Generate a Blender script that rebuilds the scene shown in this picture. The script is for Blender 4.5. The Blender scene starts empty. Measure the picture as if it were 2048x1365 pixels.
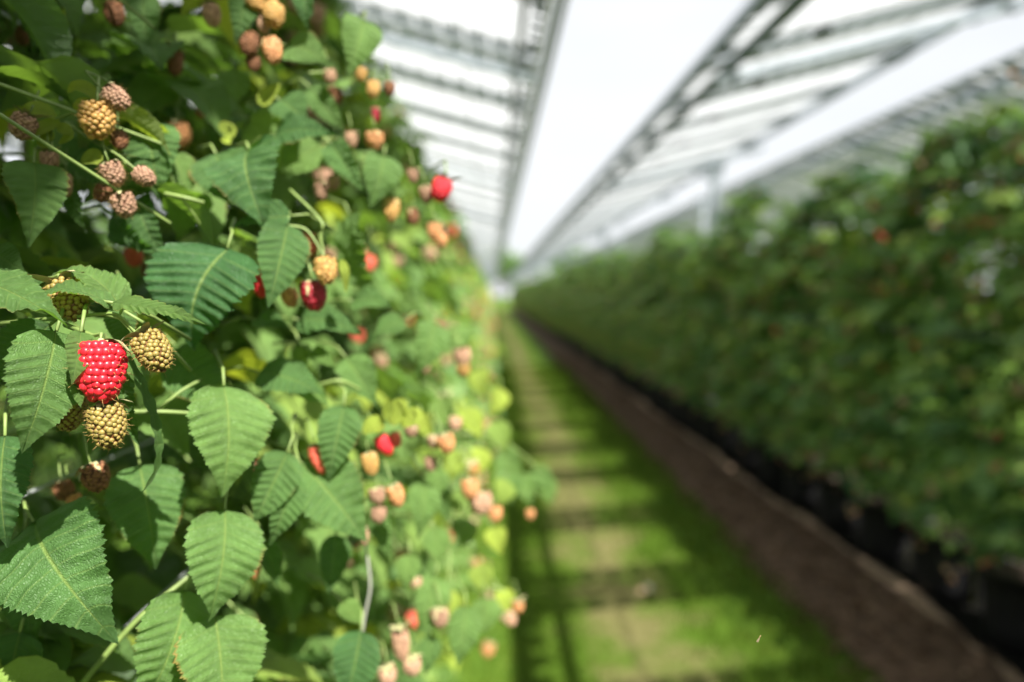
import bpy, math, random
import numpy as np
from mathutils import Vector, Matrix

R = math.radians
rnd = random.Random(7)
rs = np.random.RandomState(11)
scene = bpy.context.scene
COL = scene.collection

# ------------------------------------------------------------------ camera
CAMZ = 1.5
FPX = 1365.3            # focal length in pixels of the 2048 px wide photograph (24 mm)
cam_data = bpy.data.cameras.new("camera")
cam = bpy.data.objects.new("camera", cam_data)
COL.objects.link(cam)
scene.camera = cam
cam_data.lens = 24.0
cam_data.sensor_width = 36.0
cam_data.clip_start = 0.02
cam_data.clip_end = 2000.0
cam.location = (0, 0, CAMZ)
YAW, PITCH = math.atan(39 / FPX), math.atan(92.5 / FPX)
cam.rotation_euler = (R(90) - PITCH, 0, -YAW)
cam_data.dof.use_dof = True
cam_data.dof.focus_distance = 0.280
cam_data.dof.aperture_fstop = 3.5
cam_data.dof.aperture_blades = 0
CM = Matrix.LocRotScale(cam.location, cam.rotation_euler, None)
CMI = np.array(CM.inverted())
CR = np.array(CM.to_3x3())
CO = np.array([0, 0, CAMZ])

def P(px, py, d):
    """world point seen at photo pixel (px, py) at depth d metres"""
    v = np.array([(px - 1024) / FPX * d, -(py - 682.5) / FPX * d, -d])
    return CR @ v + CO

def project(p):
    q = CMI[:3, :3] @ p + CMI[:3, 3]
    d = -q[2]
    if d < 1e-4:
        return None
    return 1024 + q[0] / d * FPX, 682.5 - q[1] / d * FPX, d

# ------------------------------------------------------------------ light
SUN_DIR = Vector((0.415, -0.66, 1.0)).normalized()      # towards the sun
elev = math.asin(SUN_DIR.z)
world = bpy.data.worlds.new("World")
scene.world = world
world.use_nodes = True
wn = world.node_tree.nodes
wl = world.node_tree.links
wn.clear()
w_out = wn.new("ShaderNodeOutputWorld")
bg = wn.new("ShaderNodeBackground")
sky = wn.new("ShaderNodeTexSky")
sky.sky_type = 'NISHITA'
sky.sun_disc = False
sky.sun_elevation = elev
sky.sun_rotation = math.atan2(SUN_DIR.x, SUN_DIR.y)
sky.air_density = 1.0
sky.dust_density = 2.0
tc = wn.new("ShaderNodeTexCoord")
mp = wn.new("ShaderNodeMapping")
mp.inputs['Scale'].default_value = (1.0, 1.0, 3.2)
cn = wn.new("ShaderNodeTexNoise")
cn.inputs['Scale'].default_value = 2.2
cn.inputs['Detail'].default_value = 6
cn.inputs['Roughness'].default_value = 0.5
cr = wn.new("ShaderNodeValToRGB")
cr.color_ramp.elements[0].position = 0.30
cr.color_ramp.elements[0].color = (0.86, 0.86, 0.86, 1)
cr.color_ramp.elements[1].position = 0.62
cr.color_ramp.elements[1].color = (0.97, 0.97, 0.97, 1)
mx = wn.new("ShaderNodeMix")
mx.data_type = 'RGBA'
mx.inputs[7].default_value = (7.75, 7.95, 8.15, 1)       # thin bright cloud
wl.new(tc.outputs['Generated'], mp.inputs['Vector'])
wl.new(mp.outputs['Vector'], cn.inputs['Vector'])
wl.new(cn.outputs['Fac'], cr.inputs['Fac'])
wl.new(cr.outputs['Color'], mx.inputs[0])
wl.new(sky.outputs['Color'], mx.inputs[6])
wl.new(mx.outputs[2], bg.inputs['Color'])
bg.inputs['Strength'].default_value = 0.050
wl.new(bg.outputs[0], w_out.inputs['Surface'])

sun_data = bpy.data.lights.new("sun", 'SUN')
sun = bpy.data.objects.new("sun", sun_data)
COL.objects.link(sun)
sun_data.energy = 5.0
sun_data.angle = R(0.53)
sun_data.color = (1.0, 0.95, 0.87)
sun.rotation_euler = (-SUN_DIR).to_track_quat('-Z', 'Y').to_euler()
sun.location = (0, 0, 20)

scene.view_settings.view_transform = 'Standard'
scene.view_settings.look = 'None'
scene.view_settings.exposure = 1.42
scene.view_settings.gamma = 1.0
scene.cycles.use_denoising = True
scene.cycles.max_bounces = 6
scene.cycles.diffuse_bounces = 4
scene.cycles.transmission_bounces = 3
scene.cycles.glossy_bounces = 2
scene.cycles.transparent_max_bounces = 12
scene.cycles.sample_clamp_indirect = 6.0

# ------------------------------------------------------------------ material helpers
def mat(name):
    m = bpy.data.materials.new(name)
    m.use_nodes = True
    m.node_tree.nodes.clear()
    return m, m.node_tree.nodes, m.node_tree.links

def node(ns, kind, **kw):
    n = ns.new(kind)
    for k, v in kw.items():
        setattr(n, k, v)
    return n

def mixc(ns, ls, fac, a, b, mode='MIX'):
    m = ns.new("ShaderNodeMix")
    m.data_type = 'RGBA'
    m.blend_type = mode
    for sock, val in ((m.inputs[0], fac), (m.inputs[6], a), (m.inputs[7], b)):
        if isinstance(val, (tuple, list)):
            sock.default_value = (*val, 1) if len(val) == 3 else val
        elif isinstance(val, (int, float)):
            sock.default_value = val
        else:
            ls.new(val, sock)
    return m.outputs[2]

def math_n(ns, ls, op, a, b=None, c=None):
    m = ns.new("ShaderNodeMath")
    m.operation = op
    for i, val in enumerate((a, b, c)):
        if val is None:
            continue
        if isinstance(val, (int, float)):
            m.inputs[i].default_value = val
        else:
            ls.new(val, m.inputs[i])
    return m.outputs[0]

def maprange(ns, ls, v, a, b, c=0.0, d=1.0):
    m = ns.new("ShaderNodeMapRange")
    ls.new(v, m.inputs[0])
    for i, x in enumerate((a, b, c, d)):
        m.inputs[i + 1].default_value = x
    return m.outputs[0]

def simple(name, col, rough=0.6, metal=0.0, noise=None, noise_amt=0.25, bump=0.0, spec=0.5):
    m, ns, ls = mat(name)
    out = node(ns, "ShaderNodeOutputMaterial")
    b = node(ns, "ShaderNodeBsdfPrincipled")
    b.inputs['Roughness'].default_value = rough
    b.inputs['Metallic'].default_value = metal
    b.inputs['Specular IOR Level'].default_value = spec
    if noise:
        t = node(ns, "ShaderNodeTexCoord")
        n = node(ns, "ShaderNodeTexNoise")
        n.inputs['Scale'].default_value = noise
        n.inputs['Detail'].default_value = 5
        ls.new(t.outputs['Object'], n.inputs['Vector'])
        dark = tuple(c * (1 - noise_amt) for c in col)
        light = tuple(min(1, c * (1 + noise_amt)) for c in col)
        f = maprange(ns, ls, n.outputs['Fac'], 0.3, 0.7)
        ls.new(mixc(ns, ls, f, dark, light), b.inputs['Base Color'])
        if bump:
            bp = node(ns, "ShaderNodeBump")
            bp.inputs['Strength'].default_value = bump
            bp.inputs['Distance'].default_value = 0.01
            ls.new(n.outputs['Fac'], bp.inputs['Height'])
            ls.new(bp.outputs[0], b.inputs['Normal'])
    else:
        b.inputs['Base Color'].default_value = (*col, 1)
    ls.new(b.outputs[0], out.inputs[0])
    return m

def leaf_material(name, dark, light, young, under, trans_dark, trans_light, detail=True):
    """leaf blade: UV.x runs along the side veins (s), UV.y from -1 to 1 across; attribute tint picks the leaf's green"""
    m, ns, ls = mat(name)
    out = node(ns, "ShaderNodeOutputMaterial")
    at = node(ns, "ShaderNodeAttribute", attribute_name="tint")
    tint = at.outputs['Fac']
    t1 = maprange(ns, ls, tint, 0.0, 0.8)
    t2 = maprange(ns, ls, tint, 0.8, 1.0)
    base = mixc(ns, ls, t1, dark, light)
    base = mixc(ns, ls, t2, base, young)
    tr = mixc(ns, ls, t1, trans_dark, trans_light)
    tr = mixc(ns, ls, t2, tr, (0.56, 0.66, 0.04))
    b = node(ns, "ShaderNodeBsdfPrincipled")
    b.inputs['Roughness'].default_value = 0.55
    b.inputs['Specular IOR Level'].default_value = 0.42
    if detail:
        uv = node(ns, "ShaderNodeUVMap", uv_map="UVMap")
        sp = node(ns, "ShaderNodeSeparateXYZ")
        ls.new(uv.outputs[0], sp.inputs[0])
        s, v = sp.outputs[0], sp.outputs[1]
        av = math_n(ns, ls, 'ABSOLUTE', v)
        fr = math_n(ns, ls, 'FRACT', math_n(ns, ls, 'MULTIPLY', s, 10.0))
        dv = math_n(ns, ls, 'ABSOLUTE', math_n(ns, ls, 'SUBTRACT', fr, 0.5))   # .5 on a vein
        vein = maprange(ns, ls, dv, 0.43, 0.49)
        mid = maprange(ns, ls, av, 0.045, 0.015)
        veins = math_n(ns, ls, 'MAXIMUM', math_n(ns, ls, 'MULTIPLY', vein, 0.45), mid)
        # fine cross veins between the side veins
        cb = node(ns, "ShaderNodeCombineXYZ")
        ls.new(math_n(ns, ls, 'MULTIPLY', s, 55.0), cb.inputs[0])
        ls.new(math_n(ns, ls, 'MULTIPLY', v, 22.0), cb.inputs[1])
        vo = node(ns, "ShaderNodeTexVoronoi", feature='DISTANCE_TO_EDGE')
        vo.inputs['Scale'].default_value = 1.0
        ls.new(cb.outputs[0], vo.inputs['Vector'])
        net = maprange(ns, ls, vo.outputs['Distance'], 0.0, 0.25)
        tc_ = node(ns, "ShaderNodeTexCoord")
        nz = node(ns, "ShaderNodeTexNoise")
        nz.inputs['Scale'].default_value = 70.0
        nz.inputs['Detail'].default_value = 4
        ls.new(tc_.outputs['Object'], nz.inputs['Vector'])
        mott = maprange(ns, ls, nz.outputs['Fac'], 0.3, 0.7, 0.82, 1.16)
        bm = node(ns, "ShaderNodeVectorMath", operation='SCALE')
        ls.new(base, bm.inputs[0]); ls.new(mott, bm.inputs['Scale'])
        col = mixc(ns, ls, math_n(ns, ls, 'MULTIPLY', veins, 0.75), bm.outputs[0], (0.20, 0.29, 0.07))
        # browned, yellowed tips of the teeth
        nz2 = node(ns, "ShaderNodeTexNoise")
        nz2.inputs['Scale'].default_value = 30.0
        ls.new(tc_.outputs['Object'], nz2.inputs['Vector'])
        rim = math_n(ns, ls, 'MULTIPLY', maprange(ns, ls, av, 0.93, 1.0), maprange(ns, ls, nz2.outputs['Fac'], 0.54, 0.68))
        col = mixc(ns, ls, rim, col, (0.30, 0.17, 0.045))
        bp = node(ns, "ShaderNodeBump")
        bp.inputs['Strength'].default_value = 0.8
        bp.inputs['Distance'].default_value = 0.0007
        hgt = math_n(ns, ls, 'ADD', math_n(ns, ls, 'MULTIPLY', net, 0.55), math_n(ns, ls, 'MULTIPLY', veins, -0.8))
        ls.new(hgt, bp.inputs['Height'])
        ls.new(bp.outputs[0], b.inputs['Normal'])
        base = col
    geo = node(ns, "ShaderNodeNewGeometry")
    fc = mixc(ns, ls, geo.outputs['Backfacing'], base, mixc(ns, ls, t2, under, young))
    ls.new(fc, b.inputs['Base Color'])
    tl = node(ns, "ShaderNodeBsdfTranslucent")
    ls.new(tr, tl.inputs['Color'])
    mxs = node(ns, "ShaderNodeMixShader")
    mxs.inputs[0].default_value = 0.34
    ls.new(b.outputs[0], mxs.inputs[1])
    ls.new(tl.outputs[0], mxs.inputs[2])
    ls.new(mxs.outputs[0], out.inputs[0])
    return m

LEAF_ARGS = dict(dark=(0.042, 0.120, 0.034), light=(0.150, 0.260, 0.062), young=(0.34, 0.44, 0.060),
                 under=(0.15, 0.22, 0.13), trans_dark=(0.085, 0.27, 0.025), trans_light=(0.32, 0.54, 0.05))
M_LEAF = leaf_material("raspberry_leaf", detail=True, **LEAF_ARGS)
M_LEAF_RIGHT = leaf_material("raspberry_leaf_right_row", detail=False, **dict(LEAF_ARGS, dark=(0.038, 0.120, 0.040), light=(0.190, 0.320, 0.085), young=(0.30, 0.40, 0.08), trans_light=(0.36, 0.60, 0.06)))  # right-row greens lightened: the hedge's highlights are put into the leaf colour
M_LEAF_FAR = leaf_material("raspberry_leaf_plain", detail=False, **LEAF_ARGS)

def berry_material(name, base_c, crev, rough=0.55, sss=0.0, spec=0.4, amt=1.0):
    m, ns, ls = mat(name)
    out = node(ns, "ShaderNodeOutputMaterial")
    b = node(ns, "ShaderNodeBsdfPrincipled")
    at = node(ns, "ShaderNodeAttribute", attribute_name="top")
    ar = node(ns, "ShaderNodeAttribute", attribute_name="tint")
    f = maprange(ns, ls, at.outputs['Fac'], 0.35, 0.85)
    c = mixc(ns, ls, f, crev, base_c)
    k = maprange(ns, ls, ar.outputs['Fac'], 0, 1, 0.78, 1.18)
    sc = node(ns, "ShaderNodeVectorMath", operation='SCALE')
    ls.new(c, sc.inputs[0]); ls.new(k, sc.inputs['Scale'])
    ls.new(sc.outputs[0], b.inputs['Base Color'])
    b.inputs['Roughness'].default_value = rough
    b.inputs['Specular IOR Level'].default_value = spec
    if sss:
        b.inputs['Subsurface Weight'].default_value = sss
        b.inputs['Subsurface Radius'].default_value = (1.0, 0.25, 0.2)
        b.inputs['Subsurface Scale'].default_value = 0.0018
    ls.new(b.outputs[0], out.inputs[0])
    return m

BM = {
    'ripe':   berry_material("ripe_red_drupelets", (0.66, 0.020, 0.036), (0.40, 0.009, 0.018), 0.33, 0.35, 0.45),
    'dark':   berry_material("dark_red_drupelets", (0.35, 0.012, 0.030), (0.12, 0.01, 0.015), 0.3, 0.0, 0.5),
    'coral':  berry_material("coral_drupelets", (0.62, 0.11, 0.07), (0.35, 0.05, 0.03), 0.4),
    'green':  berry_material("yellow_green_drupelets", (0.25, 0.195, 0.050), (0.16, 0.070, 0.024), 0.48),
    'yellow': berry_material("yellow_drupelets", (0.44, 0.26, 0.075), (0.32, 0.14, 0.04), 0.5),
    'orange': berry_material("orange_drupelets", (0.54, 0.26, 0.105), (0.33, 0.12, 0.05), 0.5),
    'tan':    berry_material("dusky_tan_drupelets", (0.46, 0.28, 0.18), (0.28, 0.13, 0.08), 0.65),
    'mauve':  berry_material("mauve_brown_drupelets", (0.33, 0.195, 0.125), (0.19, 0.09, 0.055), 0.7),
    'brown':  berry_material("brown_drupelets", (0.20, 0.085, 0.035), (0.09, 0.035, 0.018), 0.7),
}
M_HAIR = simple("golden_style_hair", (0.50, 0.30, 0.10), 0.6)
M_CALYX = simple("calyx", (0.36, 0.34, 0.17), 0.7, noise=300, noise_amt=0.35)
M_STALK = simple("green_stalk", (0.17, 0.24, 0.065), 0.55, noise=120, noise_amt=0.25)
M_CANE = simple("cane_bark", (0.20, 0.20, 0.07), 0.65, noise=60, noise_amt=0.4)
M_STEEL = simple("galvanised_steel", (0.42, 0.46, 0.52), 0.45, 0.6, noise=9, noise_amt=0.15)
M_PURLIN = simple("weathered_beam", (0.175, 0.20, 0.235), 0.6, 0.0, noise=9, noise_amt=0.2)
M_WIRE = simple("trellis_wire", (0.42, 0.45, 0.46), 0.45, 0.4)
M_ALU = simple("anodised_aluminium", (0.40, 0.43, 0.47), 0.4, 0.7)
def cell_material():
    """thin part-transparent cells: some light leaks through the wafers' slots"""
    m, ns, ls = mat("solar_cell")
    out = node(ns, "ShaderNodeOutputMaterial")
    b = node(ns, "ShaderNodeBsdfPrincipled")
    b.inputs['Base Color'].default_value = (0.17, 0.20, 0.25, 1)
    b.inputs['Roughness'].default_value = 0.35
    t = node(ns, "ShaderNodeBsdfTransparent")
    x = node(ns, "ShaderNodeMixShader"); x.inputs[0].default_value = 0.16
    ls.new(b.outputs[0], x.inputs[1]); ls.new(t.outputs[0], x.inputs[2])
    ls.new(x.outputs[0], out.inputs[0])
    return m
M_CELL = cell_material()
M_POT = simple("black_plastic", (0.010, 0.010, 0.011), 0.6, noise=40, noise_amt=0.3, spec=0.25)
M_PEAT = simple("potting_soil", (0.045, 0.03, 0.02), 0.95, noise=60, noise_amt=0.5, bump=0.5)
M_CLOTH = simple("woven_ground_cover", (0.012, 0.012, 0.011), 1.0, noise=50, noise_amt=0.3, spec=0.0)
M_HEM = simple("tan_cloth_hem", (0.27, 0.19, 0.13), 0.9, noise=30, noise_amt=0.3, bump=0.5)
M_TWINE = simple("grey_twine", (0.30, 0.30, 0.26), 0.8)
M_BARK = simple("tree_bark", (0.12, 0.09, 0.06), 0.9, noise=8, noise_amt=0.4, bump=0.6)

def glass_material():
    m, ns, ls = mat("diffusing_panel_glass")
    out = node(ns, "ShaderNodeOutputMaterial")
    tr = node(ns, "ShaderNodeBsdfTransparent")
    tr.inputs[0].default_value = (0.93, 0.95, 0.95, 1)
    tl = node(ns, "ShaderNodeBsdfTranslucent")
    tl.inputs[0].default_value = (0.52, 0.53, 0.53, 1)
    gl = node(ns, "ShaderNodeBsdfGlossy")
    gl.inputs['Roughness'].default_value = 0.15
    a = node(ns, "ShaderNodeMixShader"); a.inputs[0].default_value = 0.42
    b = node(ns, "ShaderNodeMixShader"); b.inputs[0].default_value = 0.04
    ls.new(tr.outputs[0], a.inputs[1]); ls.new(tl.outputs[0], a.inputs[2])
    ls.new(a.outputs[0], b.inputs[1]); ls.new(gl.outputs[0], b.inputs[2])
    ls.new(b.outputs[0], out.inputs[0])
    return m
M_GLASS = glass_material()

# ------------------------------------------------------------------ mesh helpers
class MB:
    """collects pieces (verts, faces, uv, tint, top) and links them as ONE mesh object"""
    def __init__(s):
        s.V, s.F, s.UV, s.T, s.TOP, s.n = [], [], [], [], [], 0
    def add(s, V, F, uv=None, tint=0.5, top=None):
        V = np.asarray(V, float)
        s.V.append(V)
        for f in (F if isinstance(F, list) else [F]):
            s.F.append(np.asarray(f, int) + s.n)
        s.UV.append(np.zeros((len(V), 2)) if uv is None else uv)
        s.T.append(np.full(len(V), tint) if np.isscalar(tint) else tint)
        s.TOP.append(np.ones(len(V)) if top is None else top)
        s.n += len(V)
    def box(s, c, d, rot=None, tint=0.5):
        c, d = np.array(c, float), np.array(d, float) / 2
        V = np.array([[x, y, z] for x in (-1, 1) for y in (-1, 1) for z in (-1, 1)], float) * d
        if rot is not None:
            V = V @ np.array(rot).T
        F = [[0, 1, 3, 2], [4, 6, 7, 5], [0, 4, 5, 1], [2, 3, 7, 6], [0, 2, 6, 4], [1, 5, 7, 3]]
        s.add(V + c, np.array(F), tint=tint)
    def tube(s, pts, r0, r1=None, k=7, tint=0.5, caps=True):
        pts = [np.array(p, float) for p in pts]
        r1 = r0 if r1 is None else r1
        n = len(pts)
        V = []
        up = np.array([0.13, 0.07, 1.0])
        for i, p in enumerate(pts):
            t = pts[min(i + 1, n - 1)] - pts[max(i - 1, 0)]
            t = t / (np.linalg.norm(t) + 1e-12)
            u = np.cross(t, up)
            if np.linalg.norm(u) < 0.2:
                u = np.cross(t, np.array([1.0, 0, 0]))
            u /= np.linalg.norm(u)
            w = np.cross(t, u)
            r = r0 + (r1 - r0) * i / max(1, n - 1)
            for j in range(k):
                a = 2 * math.pi * j / k
                V.append(p + r * (math.cos(a) * u + math.sin(a) * w))
        F = []
        for i in range(n - 1):
            for j in range(k):
                F.append([i * k + j, i * k + (j + 1) % k, (i + 1) * k + (j + 1) % k, (i + 1) * k + j])
        fs = [np.array(F)]
        if caps:
            fs.append(np.array([list(range(k))[::-1]]))
            fs.append(np.array([[(n - 1) * k + j for j in range(k)]]))
        s.add(np.array(V), fs, tint=tint)
    def mesh(s, name, material, smooth=True):
        me = bpy.data.meshes.new(name)
        V = np.concatenate(s.V).astype(np.float32)
        loops = np.concatenate([f.ravel() for f in s.F]).astype(np.int32)
        sizes = np.concatenate([np.full(len(f), f.shape[1]) for f in s.F]).astype(np.int32)
        starts = np.concatenate([[0], np.cumsum(sizes)[:-1]]).astype(np.int32)
        me.vertices.add(len(V)); me.vertices.foreach_set("co", V.ravel())
        me.loops.add(len(loops)); me.loops.foreach_set("vertex_index", loops)
        me.polygons.add(len(sizes)); me.polygons.foreach_set("loop_start", starts)
        me.update(calc_edges=True)
        me.polygons.foreach_set("use_smooth", np.full(len(sizes), smooth))
        uv = np.concatenate(s.UV).astype(np.float32)
        if np.any(uv):
            l = me.uv_layers.new(name="UVMap")
            l.data.foreach_set("uv", uv[loops].ravel())
        a = me.attributes.new("tint", 'FLOAT', 'POINT')
        a.data.foreach_set("value", np.concatenate(s.T).astype(np.float32))
        a = me.attributes.new("top", 'FLOAT', 'POINT')
        a.data.foreach_set("value", np.concatenate(s.TOP).astype(np.float32))
        me.materials.append(material)
        me.validate()
        return me
    def build(s, name, material, parent=None, smooth=True):
        return link(name, s.mesh(name, material, smooth), parent)

def link(name, data, parent=None):
    o = bpy.data.objects.new(name, data)
    COL.objects.link(o)
    if parent is not None:
        o.parent = parent
    return o

def tag(o, label=None, cat=None, group=None, kind=None):
    if label: o["label"] = label
    if cat: o["category"] = cat
    if group: o["group"] = group
    if kind: o["kind"] = kind
    return o

def empty(name, loc, rot=(0, 0, 0)):
    o = link(name, None)
    o.location = loc
    o.rotation_euler = rot
    o.empty_display_size = 0.1
    return o

def copy_tree(o, parent=None):
    c = o.copy()
    COL.objects.link(c)
    c.parent = parent
    for ch in KIDS.get(o.name, []):
        copy_tree_child(ch, c)
    return c
def copy_tree_child(o, parent):
    c = o.copy()
    COL.objects.link(c)
    c.parent = parent
    for ch in KIDS.get(o.name, []):
        copy_tree_child(ch, c)
KIDS = {}
def index_kids(root):
    KIDS[root.name] = list(root.children)
    for c in root.children:
        index_kids(c)

def norm(v):
    v = np.asarray(v, float)
    return v / (np.linalg.norm(v) + 1e-12)

# ------------------------------------------------------------------ leaf blade templates
def leaf_template(nu, nv, width=0.62, pleat=0.012, fold=0.18, bend=0.10, teeth=0, curl=0.0, wave=0.0, seed=0, twist=0.0, nveins=10):
    """unit-length leaf blade: base at the origin, tip at +Y, upper face towards +Z.
    rows follow the side veins, so pleats and teeth line up with them."""
    r = np.random.RandomState(seed)
    ph = r.rand(4) * 6.28
    s = np.linspace(0, 1, nu + 1)
    v = np.linspace(-1, 1, 2 * nv + 1)
    S, Vv = np.meshgrid(s, v, indexing='ij')
    A = np.abs(Vv)
    y = S + 0.20 * A * (1 - S) * np.clip(S * 6, 0, 1)
    y = np.clip(y, 0, 1)
    w = (y ** 0.46) * ((1 - y) ** 1.08) * (1 - 0.25 * np.clip(y - 0.72, 0, 1) / 0.28)
    w = w / 0.404
    w = w * width / 2
    edge = np.ones_like(S)
    if teeth:
        tri = (S * teeth) % 1.0
        big = (S * nveins) % 1.0
        edge = 1 + (A > 0.99) * (0.12 * tri - 0.04 + 0.015 * big) * (S > 0.03) * (S < 0.985)
        y = y + (A > 0.99) * 0.008 * tri
    x = np.sign(Vv) * A * w * edge
    z = pleat * (0.5 - np.abs(((S * nveins) % 1.0) - 0.5) * 2) * -1.0 * np.clip(A * 3, 0, 1) * np.clip((1 - S) * 4, 0, 1) * np.clip(S * 5, 0, 1)
    z = z + fold * np.abs(x) - pleat * 0.7 * (A < 0.02)
    z = z + wave * np.sin(y * 9 + ph[0]) * A * A * np.sign(Vv) + wave * 0.7 * np.sin(y * 14 + ph[1]) * A ** 3
    z = z + wave * 0.5 * np.sin(y * 17 + x * 21 + ph[2]) * np.clip(A * 2, 0, 1) + wave * 0.35 * np.sin(y * 31 - x * 27 + ph[3]) * A
    if twist:
        a = twist * (y - 0.5)
        x, z = x * np.cos(a) - z * np.sin(a), x * np.sin(a) + z * np.cos(a)
    z = z + bend * 4 * y * (1 - y)
    if curl:
        z = z - curl * np.clip(y - 0.6, 0, 1) ** 2 * 3
    Vt = np.stack([x, y, z], -1).reshape(-1, 3)
    m = 2 * nv + 1
    i, j = np.meshgrid(np.arange(nu), np.arange(2 * nv), indexing='ij')
    a = (i * m + j).ravel()
    F = np.stack([a, a + 1, a + m + 1, a + m], -1)
    UV = np.stack([S.ravel(), Vv.ravel()], -1)
    return Vt, F, UV

def place_leaf(mb, tpl, base, a, n, L, tint, W=1.0):
    """base point, tip direction a, upper-face normal n, length L"""
    a = norm(a)
    n = n - a * np.dot(a, n)
    n = norm(n)
    c = np.cross(a, n)
    V, F, UV = tpl
    M = np.stack([c * L * W, a * L, n * L], 0)
    mb.add(V @ M + base, F, UV, tint=tint)

def flush_row(k):
    return [leaf_template(5, 2, width=0.60 + 0.08 * (i % 2), pleat=0, fold=0.12 + 0.12 * i, bend=0.05 + 0.05 * i, seed=i) for i in range(k)]
TPL_LOW = flush_row(3)
TPL_MID = [leaf_template(20, 3, width=0.64, pleat=0.022, fold=f, bend=b, wave=0.012, seed=i, curl=c)
           for i, (f, b, c) in enumerate([(0.1, 0.08, 0.1), (0.25, 0.12, 0.0), (0.45, 0.05, 0.2), (0.05, 0.16, 0.3)])]

# ------------------------------------------------------------------ berries
def ico(sub):
    import bmesh
    bm = bmesh.new()
    bmesh.ops.create_icosphere(bm, subdivisions=sub, radius=1.0)
    V = np.array([v.co[:] for v in bm.verts])
    F = np.array([[v.index for v in f.verts] for f in bm.faces])
    bm.free()
    return V, F
ICO = {1: ico(1), 2: ico(2), 3: ico(3)}

def berry_profile(t, ripe):
    """radius (in units of max radius) at t from the shoulder 0 to the tip 1"""
    if t < 0.30:
        return 0.86 + 0.14 * math.sin(t / 0.30 * math.pi / 2) if ripe else 0.90 + 0.10 * math.sin(t / 0.30 * math.pi / 2)
    return max(0.02, (1 - ((t - 0.30) / 0.72) ** 2.3)) ** 0.62

def berry_mesh(name, kind, sub, rd=0.115, ripe=False, seed=0, hairs=None, aspect=0.40):
    """unit-length berry hanging along -Z from the origin; drupelets packed in staggered rings"""
    r = np.random.RandomState(seed)
    mb = MB()
    SV, SF = ICO[sub]
    # body
    V, F = ICO[2]
    core = V.copy()
    t = (1 - core[:, 2]) / 2
    rad = np.array([berry_profile(x, ripe) for x in t]) * (aspect - rd * 0.55)
    rr = np.sqrt(core[:, 0] ** 2 + core[:, 1] ** 2) + 1e-9
    sc = rad / rr * np.minimum(1, rr / 0.35)
    core[:, 0] *= sc; core[:, 1] *= sc; core[:, 2] = -0.05 - t * 0.86
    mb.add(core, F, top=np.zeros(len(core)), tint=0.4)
    mbh = MB() if hairs is not None else None
    s = 0.03
    ring = 0
    step = rd * (1.28 if ripe else 1.45)
    L_arc = 0.0
    ts = np.linspace(0, 1, 400)
    prof = np.array([[berry_profile(x, ripe) * (aspect - rd * 0.5), -0.02 - x * (0.96 - rd)] for x in ts])
    seg = np.concatenate([[0], np.cumsum(np.linalg.norm(np.diff(prof, axis=0), axis=1))])
    total = seg[-1]
    sites = []
    if ripe:
        nr = int(total / step)
        for i in range(nr + 1):
            d = rd * 0.5 + (total - rd * 0.5) * i / nr
            rad = prof[np.searchsorted(seg, min(d, total - 1e-6))][0]
            cnt = max(1, int(round(2 * math.pi * rad / (rd * 1.42)))) if i < nr else 1
            off = (i % 2) * math.pi / cnt + r.randn() * 0.05
            for j in range(cnt):
                sites.append((d + r.randn() * rd * 0.10, off + 2 * math.pi * j / cnt + r.randn() * 0.25 / max(cnt, 4)))
    else:
        area = np.cumsum(prof[:, 0] + 0.012); area = area / area[-1]
        A = 2 * math.pi * float(np.sum((prof[1:, 0] + prof[:-1, 0]) * 0.5 * np.diff(seg)))
        N = int(A / (3.0 * rd * rd))
        for i in range(N):
            k = np.searchsorted(area, (i + 0.5) / N)
            sites.append((seg[min(k, 399)] + r.randn() * rd * 0.12, i * 2.399963 + r.randn() * 0.06))
    for d, a in sites:
        k = np.searchsorted(seg, min(max(d, 0), total - 1e-6))
        rad, zz = prof[k]
        dz = prof[min(k + 3, 399)] - prof[max(k - 3, 0)]
        nrm2 = norm(np.array([-dz[1], dz[0]]))       # outward in (r, z)
        if rad < 0.03:
            nrm2 = np.array([0, -1.0])
        er = np.array([math.cos(a), math.sin(a), 0])
        n = norm(er * nrm2[0] + np.array([0, 0, nrm2[1]]))
        c = er * rad + np.array([0, 0, zz]) + n * rd * 0.06 * r.randn()
        q = rd * (1.0 + 0.12 * r.randn())
        tx = norm(np.cross(n, np.array([0.01, 0.02, 1])))
        ty = np.cross(n, tx)
        M = np.stack([tx * q * 1.04, ty * q * (0.94 if ripe else 1.0), n * q * (0.88 if ripe else 0.80)], 0)
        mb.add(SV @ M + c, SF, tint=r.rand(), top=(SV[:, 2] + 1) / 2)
        if mbh is not None and r.rand() < hairs:
            p0 = c + n * q * 0.75
            bendv = norm(r.randn(3)) * 0.6
            ln = rd * (0.9 + 0.9 * r.rand())
            pts = [p0, p0 + (n + bendv * 0.3) * ln * 0.5, p0 + (n + bendv) * ln * 0.9]
            mbh.tube(pts, 0.0044, 0.002, k=3, caps=False)
    me = mb.mesh(name, BM[kind])
    mh = mbh.mesh(name + "_hair", M_HAIR) if mbh is not None else None
    return me, mh

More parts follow.
